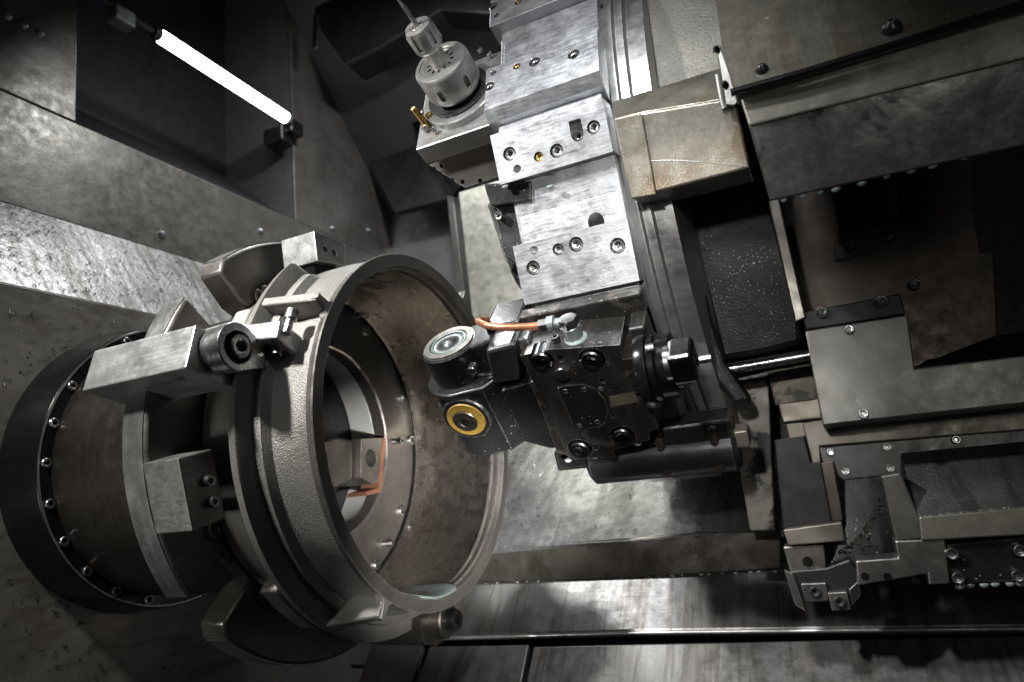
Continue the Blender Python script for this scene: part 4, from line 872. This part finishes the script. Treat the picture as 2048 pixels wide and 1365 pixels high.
# post & bracket
D7 = 7.0; F7 = fr(at(1600, 980, D7), -4)
ppx('dark_post', [(1548, 880), (1608, 872), (1622, 926), (1642, 924), (1664, 1046), (1566, 1058)], 0, 0, 0.5, M('dull_black_post', (0.012, 0.011, 0.011), 0.1, 0.6), 'dark upright post above the pale tool setting bracket', 'post', F=F7)
ppx('brown_strip', [(1640, 926), (1668, 922), (1688, 1042), (1664, 1046)], 0, 0, 0.3, brownp, 'dark brown upright strip on the right side of the dark post', 'strip', F=(tow(F7, (0, 0, 0.03)), F7[1]))
F8 = fr(at(1625, 1075, 6.7), 0)
ppx('pale_bar', [(1566, 1060), (1684, 1044), (1690, 1083), (1577, 1092)], 0, 0, 0.3, beige, 'pale beige bar end on top of the bracket', 'bar', F=F8)
tq = thing('small_tool_holder', F8, 'small grey tool holder with two socket screws below the pale bar', 'tool holder')
b = B(); b.px(F8, [(1566, 1094), (1648, 1090), (1652, 1136), (1580, 1142)], -0.05, 0.3); part('upper_block', b, jawm, tq, 0.015)
b = B(); b.px(F8, [(1578, 1142), (1652, 1136), (1700, 1118), (1722, 1160), (1704, 1186), (1650, 1205), (1600, 1203)], -0.02, 0.3); part('body', b, M('holder_dark', (0.06, 0.058, 0.055), 0.5, 0.4), tq, 0.02)
b = B(); b.px(F8, [(1568, 1140), (1586, 1148), (1612, 1224), (1590, 1210)], 0.03, 0.1); part('blade', b, jawm, tq, 0.01)
b = B(); b.px(F8, [(1602, 1168), (1652, 1166), (1657, 1202), (1610, 1204)], 0.03, 0.08); part('screw_seat', b, jawm, tq, 0.01)
b = B(); b.px(F8, [(1655, 1186), (1694, 1184), (1702, 1220), (1664, 1222)], 0.10, 0.15); part('insert_seat', b, jawm, tq, 0.01)
b = B(); b.px(F8, [(1697, 1180), (1718, 1160), (1722, 1192), (1703, 1215)], 0.07, 0.15); part('chamfer_face', b, darkg, tq, 0.01)
for p, z in (((1630, 1184), .03), ((1679, 1204), .10)): q = loc(F8, *p, z=z); screw(tq, (q[0], q[1], z), 0.05, 0.03, mat=darkg)
q = loc(F8, 1615, 1124, z=-.05); b = B(); b.cyl((q[0], q[1], -0.06), 0.05, 0.015, 'z', 28); part('bolt_hole', b, holem, tq, 0)
# box at lower right
F9 = fr(at(1838, 1034, 6.1), -52)
t9 = thing('blasted_cover_box', fr(at(1838, 1034, 6.1), 0), 'dark grey blasted box with pale front edge at lower right', 'cover box')
def sub(F, pts, z, th, base):
    """prism built in frame F, expressed in the space of frame base"""
    b = B(); b.px(F, pts, z, th); m = mat4(base).inverted() @ mat4(F); b.xf(m); return b
F90 = fr(at(1838, 1034, 6.1), 0)
part('top_sheet', sub(F9, [(1838, 1034), (2160, 1003), (2160, 868), (2036, 880), (1800, 904)], 0, 0.05, F90), boxm, t9, 0.012)
part('front_lip', sub(F90, [(1838, 1034), (2160, 1005), (2160, 1065), (1843, 1082)], 0, 0.3, F90), M('box_lip', (0.20, 0.185, 0.16), 0.4, 0.42), t9, 0.015)
part('side_sheet', sub(F90, [(1762, 952), (1802, 946), (1840, 1036), (1844, 1078), (1792, 1082)], -0.06, 0.3, F90), greyp, t9, 0.015)
part('base_block', sub(F90, [(1790, 1082), (1890, 1078), (1900, 1168), (1858, 1170), (1856, 1148), (1715, 1172), (1712, 1122), (1796, 1116)], -0.03, 0.4, F90), jawm, t9, 0.015)
for p in ((1730, 1153), (1775, 1154), (1832, 1162)):
    q = loc(F90, *p, z=-.03); b = B(); b.cyl((q[0], q[1], -0.04), 0.035, 0.014, 'z', 24); part('tapped_hole', b, holem, t9, 0)
ppx('chip_pocket', [(1688, 958), (1772, 950), (1796, 1082), (1800, 1118), (1655, 1136), (1690, 1050)], 6.75, -10, 0.1, blackm, 'black oily pocket with bright chips between post and box', 'pocket', ref=(1740, 1040))
F11 = fr(at(1960, 1120, 5.95), 0)
tp_ = thing('black_access_plate', F11, 'black rounded access plate with four screws at lower right', 'plate')
b = B(); b.px(F11, [(1886, 1098), (1893, 1088), (2160, 1066), (2160, 1160), (1912, 1168), (1900, 1162)], 0, 0.06); part('plate', b, blackm, tp_, 0.015)
for p in ((1902, 1106), (2037, 1100), (1914, 1154), (2032, 1150)): q = loc(F11, *p); screw(tp_, (q[0], q[1], 0), 0.052, 0.09, mat=bright)
part('bracket_back', sub(F11, [(1888, 1090), (2160, 1060), (2160, 1150), (1905, 1150)], -0.07, 0.3, F11), greyp, tp_, 0.01)

# =================================================================== SMALL THINGS
def dropmesh():
    b = B(); b.lathe([(-0.035, 0.0), (-0.030, 0.012), (-0.018, 0.022), (-0.004, 0.024), (0.004, 0.020), (0.006, 0)], 14, 'y'); me = b.done('coolant_drop'); me.materials.append(drop)
    for p in me.polygons: p.use_smooth = True
    return me
DM = dropmesh()
def drops(F, pts, s, label, group, z=0.0):
    for (a, c) in pts:
        q = loc(F, a, c, z=z); o = bpy.data.objects.new('coolant_drop', DM); COL.objects.link(o)
        k = s*random.uniform(0.75, 1.25); o.matrix_world = mat4(F) @ Matrix.Translation(tuple(q)) @ Matrix.Diagonal((k*1.5, k, k, 1)); tag(o, label, 'drop', group)
def edge(p0, p1, n, j=0.35):
    r_ = []
    for i in range(n):
        t_ = (i+0.5+random.uniform(-j, j))/n; r_.append((p0[0]+(p1[0]-p0[0])*t_, p0[1]+(p1[1]-p0[1])*t_))
    return r_
drops(F3, [(1567, 399), (1606, 391), (1640, 383), (1671, 376), (1723, 364), (1773, 351), (1822, 338), (1865, 328), (1929, 312), (1976, 301), (2030, 287)], 0.85, 'coolant drop under the apron sheet edge at upper right', 'drops under the apron sheet', -0.03)
drops(Fl, edge((965, 1167), (1555, 1141), 24), 0.75, 'coolant drop under the bed cover lip', 'drops under the bed cover lip', -0.03)
drops(F11, [(1920, 1170), (1940, 1169), (1968, 1168), (1990, 1167), (2020, 1166), (2042, 1165)], 1.0, 'coolant drop under the black access plate', 'drops under the black plate', -0.02)
drops(FH, [(1136, 920), (1275, 886), (1190, 912)], 1.1, 'coolant drop on the lower edge of the milling head', 'drops on the milling head', 0.55)
drops(FT[0:1] and F12(15), [(1100, 372), (1010, 372)], 0.9, 'coolant drop under the middle turret pad', 'drops on the turret', -0.02)
# chips
def chips(name, F, region, n, L, mat, label, z=0.004, W=0.008, clus=None):
    b = B()
    for _ in range(n):
        u, v_ = random.random(), random.random()
        p = [(1-u)*((1-v_)*region[0][i]+v_*region[3][i])+u*((1-v_)*region[1][i]+v_*region[2][i]) for i in (0, 1)]
        q = loc(F, *p); a = random.uniform(0, math.pi); l = L*random.uniform(0.3, 1.2); w = W*random.uniform(0.6, 1.4)
        da = (math.cos(a)*l/2, math.sin(a)*l/2); nb = (-math.sin(a)*w/2, math.cos(a)*w/2); k = random.uniform(-.3, .3)
        mid = (q[0]-da[1]*k, q[1]+da[0]*k)
        pts = [(q[0]-da[0], q[1]-da[1]), (mid[0]+nb[0], mid[1]+nb[1]), (q[0]+da[0], q[1]+da[1]), (mid[0]-nb[0], mid[1]-nb[1])]
        zz_ = z+random.uniform(0, 0.004)
        vs = [b.bm.verts.new((x, y, zz_+(w*.6 if i in (1, 3) else 0))) for i, (x, y) in enumerate(pts)]+[b.bm.verts.new((mid[0], mid[1], zz_+w))]
        b.bm.faces.new((vs[0], vs[3], vs[4])); b.bm.faces.new((vs[3], vs[2], vs[4])); b.bm.faces.new((vs[2], vs[1], vs[4])); b.bm.faces.new((vs[1], vs[0], vs[4]))
    return solo(name, b, mat, F, label, 'chips', kind='stuff', bevel=0)
nrm = np.array([Zs2-3.178, 0, XE-XU]); nrm = nrm/np.linalg.norm(nrm)
Fsh = (np.array([XE, 0, 3.178]), np.array([[0, 1, 0], list(np.cross(nrm, [0, 1, 0])), list(nrm)]))
chips('metal_chips', Fsh, [(-20, 400), (440, 535), (430, 640), (-20, 560)], 520, 0.10, chipd, 'dark metal chips scattered over the bright sloping ledge', 0.01, 0.013)
chips('metal_chips', Fend, [(-20, 600), (250, 650), (120, 700), (-20, 800)], 30, 0.12, chipd, 'few dark chips sticking to the wall above the chuck', 0.01, 0.016)
chips('metal_chips', Fend, [(0, 1150), (160, 1230), (220, 1360), (0, 1360)], 26, 0.10, chipd, 'dark chips on the stained wall below the chuck', 0.01, 0.02)
chips('metal_chips', Fs, [(1000, 900), (1300, 900), (1300, 1070), (1000, 1080)], 40, 0.12, chipd, 'dark chips on the wet bed cover', 0.01, 0.02)
chips('metal_chips', FH, [(985, 760), (1050, 780), (1110, 890), (1040, 880)], 90, 0.022, chip, 'tiny bright chips on the black spacer block', 0.505, 0.014)
chips('metal_chips', fr(at(1740, 1060, 6.7), -10), [(1660, 1110), (1720, 1090), (1770, 970), (1745, 1100)], 90, 0.04, chip, 'bright chips in the black pocket beside the box', 0.03, 0.02)
# rivets on the upper end wall
for p in ((324, 470), (521, 463), (664, 457), (736, 461)):
    q = on(*p, 0, XU); o = bpy.data.objects.new('domed_rivet', screw_mesh('dome', 0.075, 0.07, zinc)); COL.objects.link(o)
    o.matrix_world = Matrix.Translation(tuple(q)) @ AX['x']; tag(o, 'small domed rivet in the row across the wall above the housing', 'rivet', 'rivets on the upper wall')
for p in ((15, 32), (47, 50), (79, 67)):
    q = on(*p, 0, XU); o = bpy.data.objects.new('oval_rivet', screw_mesh('dome', 0.07, 0.05, zinc)); COL.objects.link(o)
    o.matrix_world = Matrix.Translation(tuple(q)) @ AX['x']; tag(o, 'one of three rivets on the dark panel in the upper left corner', 'rivet', 'rivets in the upper left corner')
scene.render.engine = 'CYCLES'
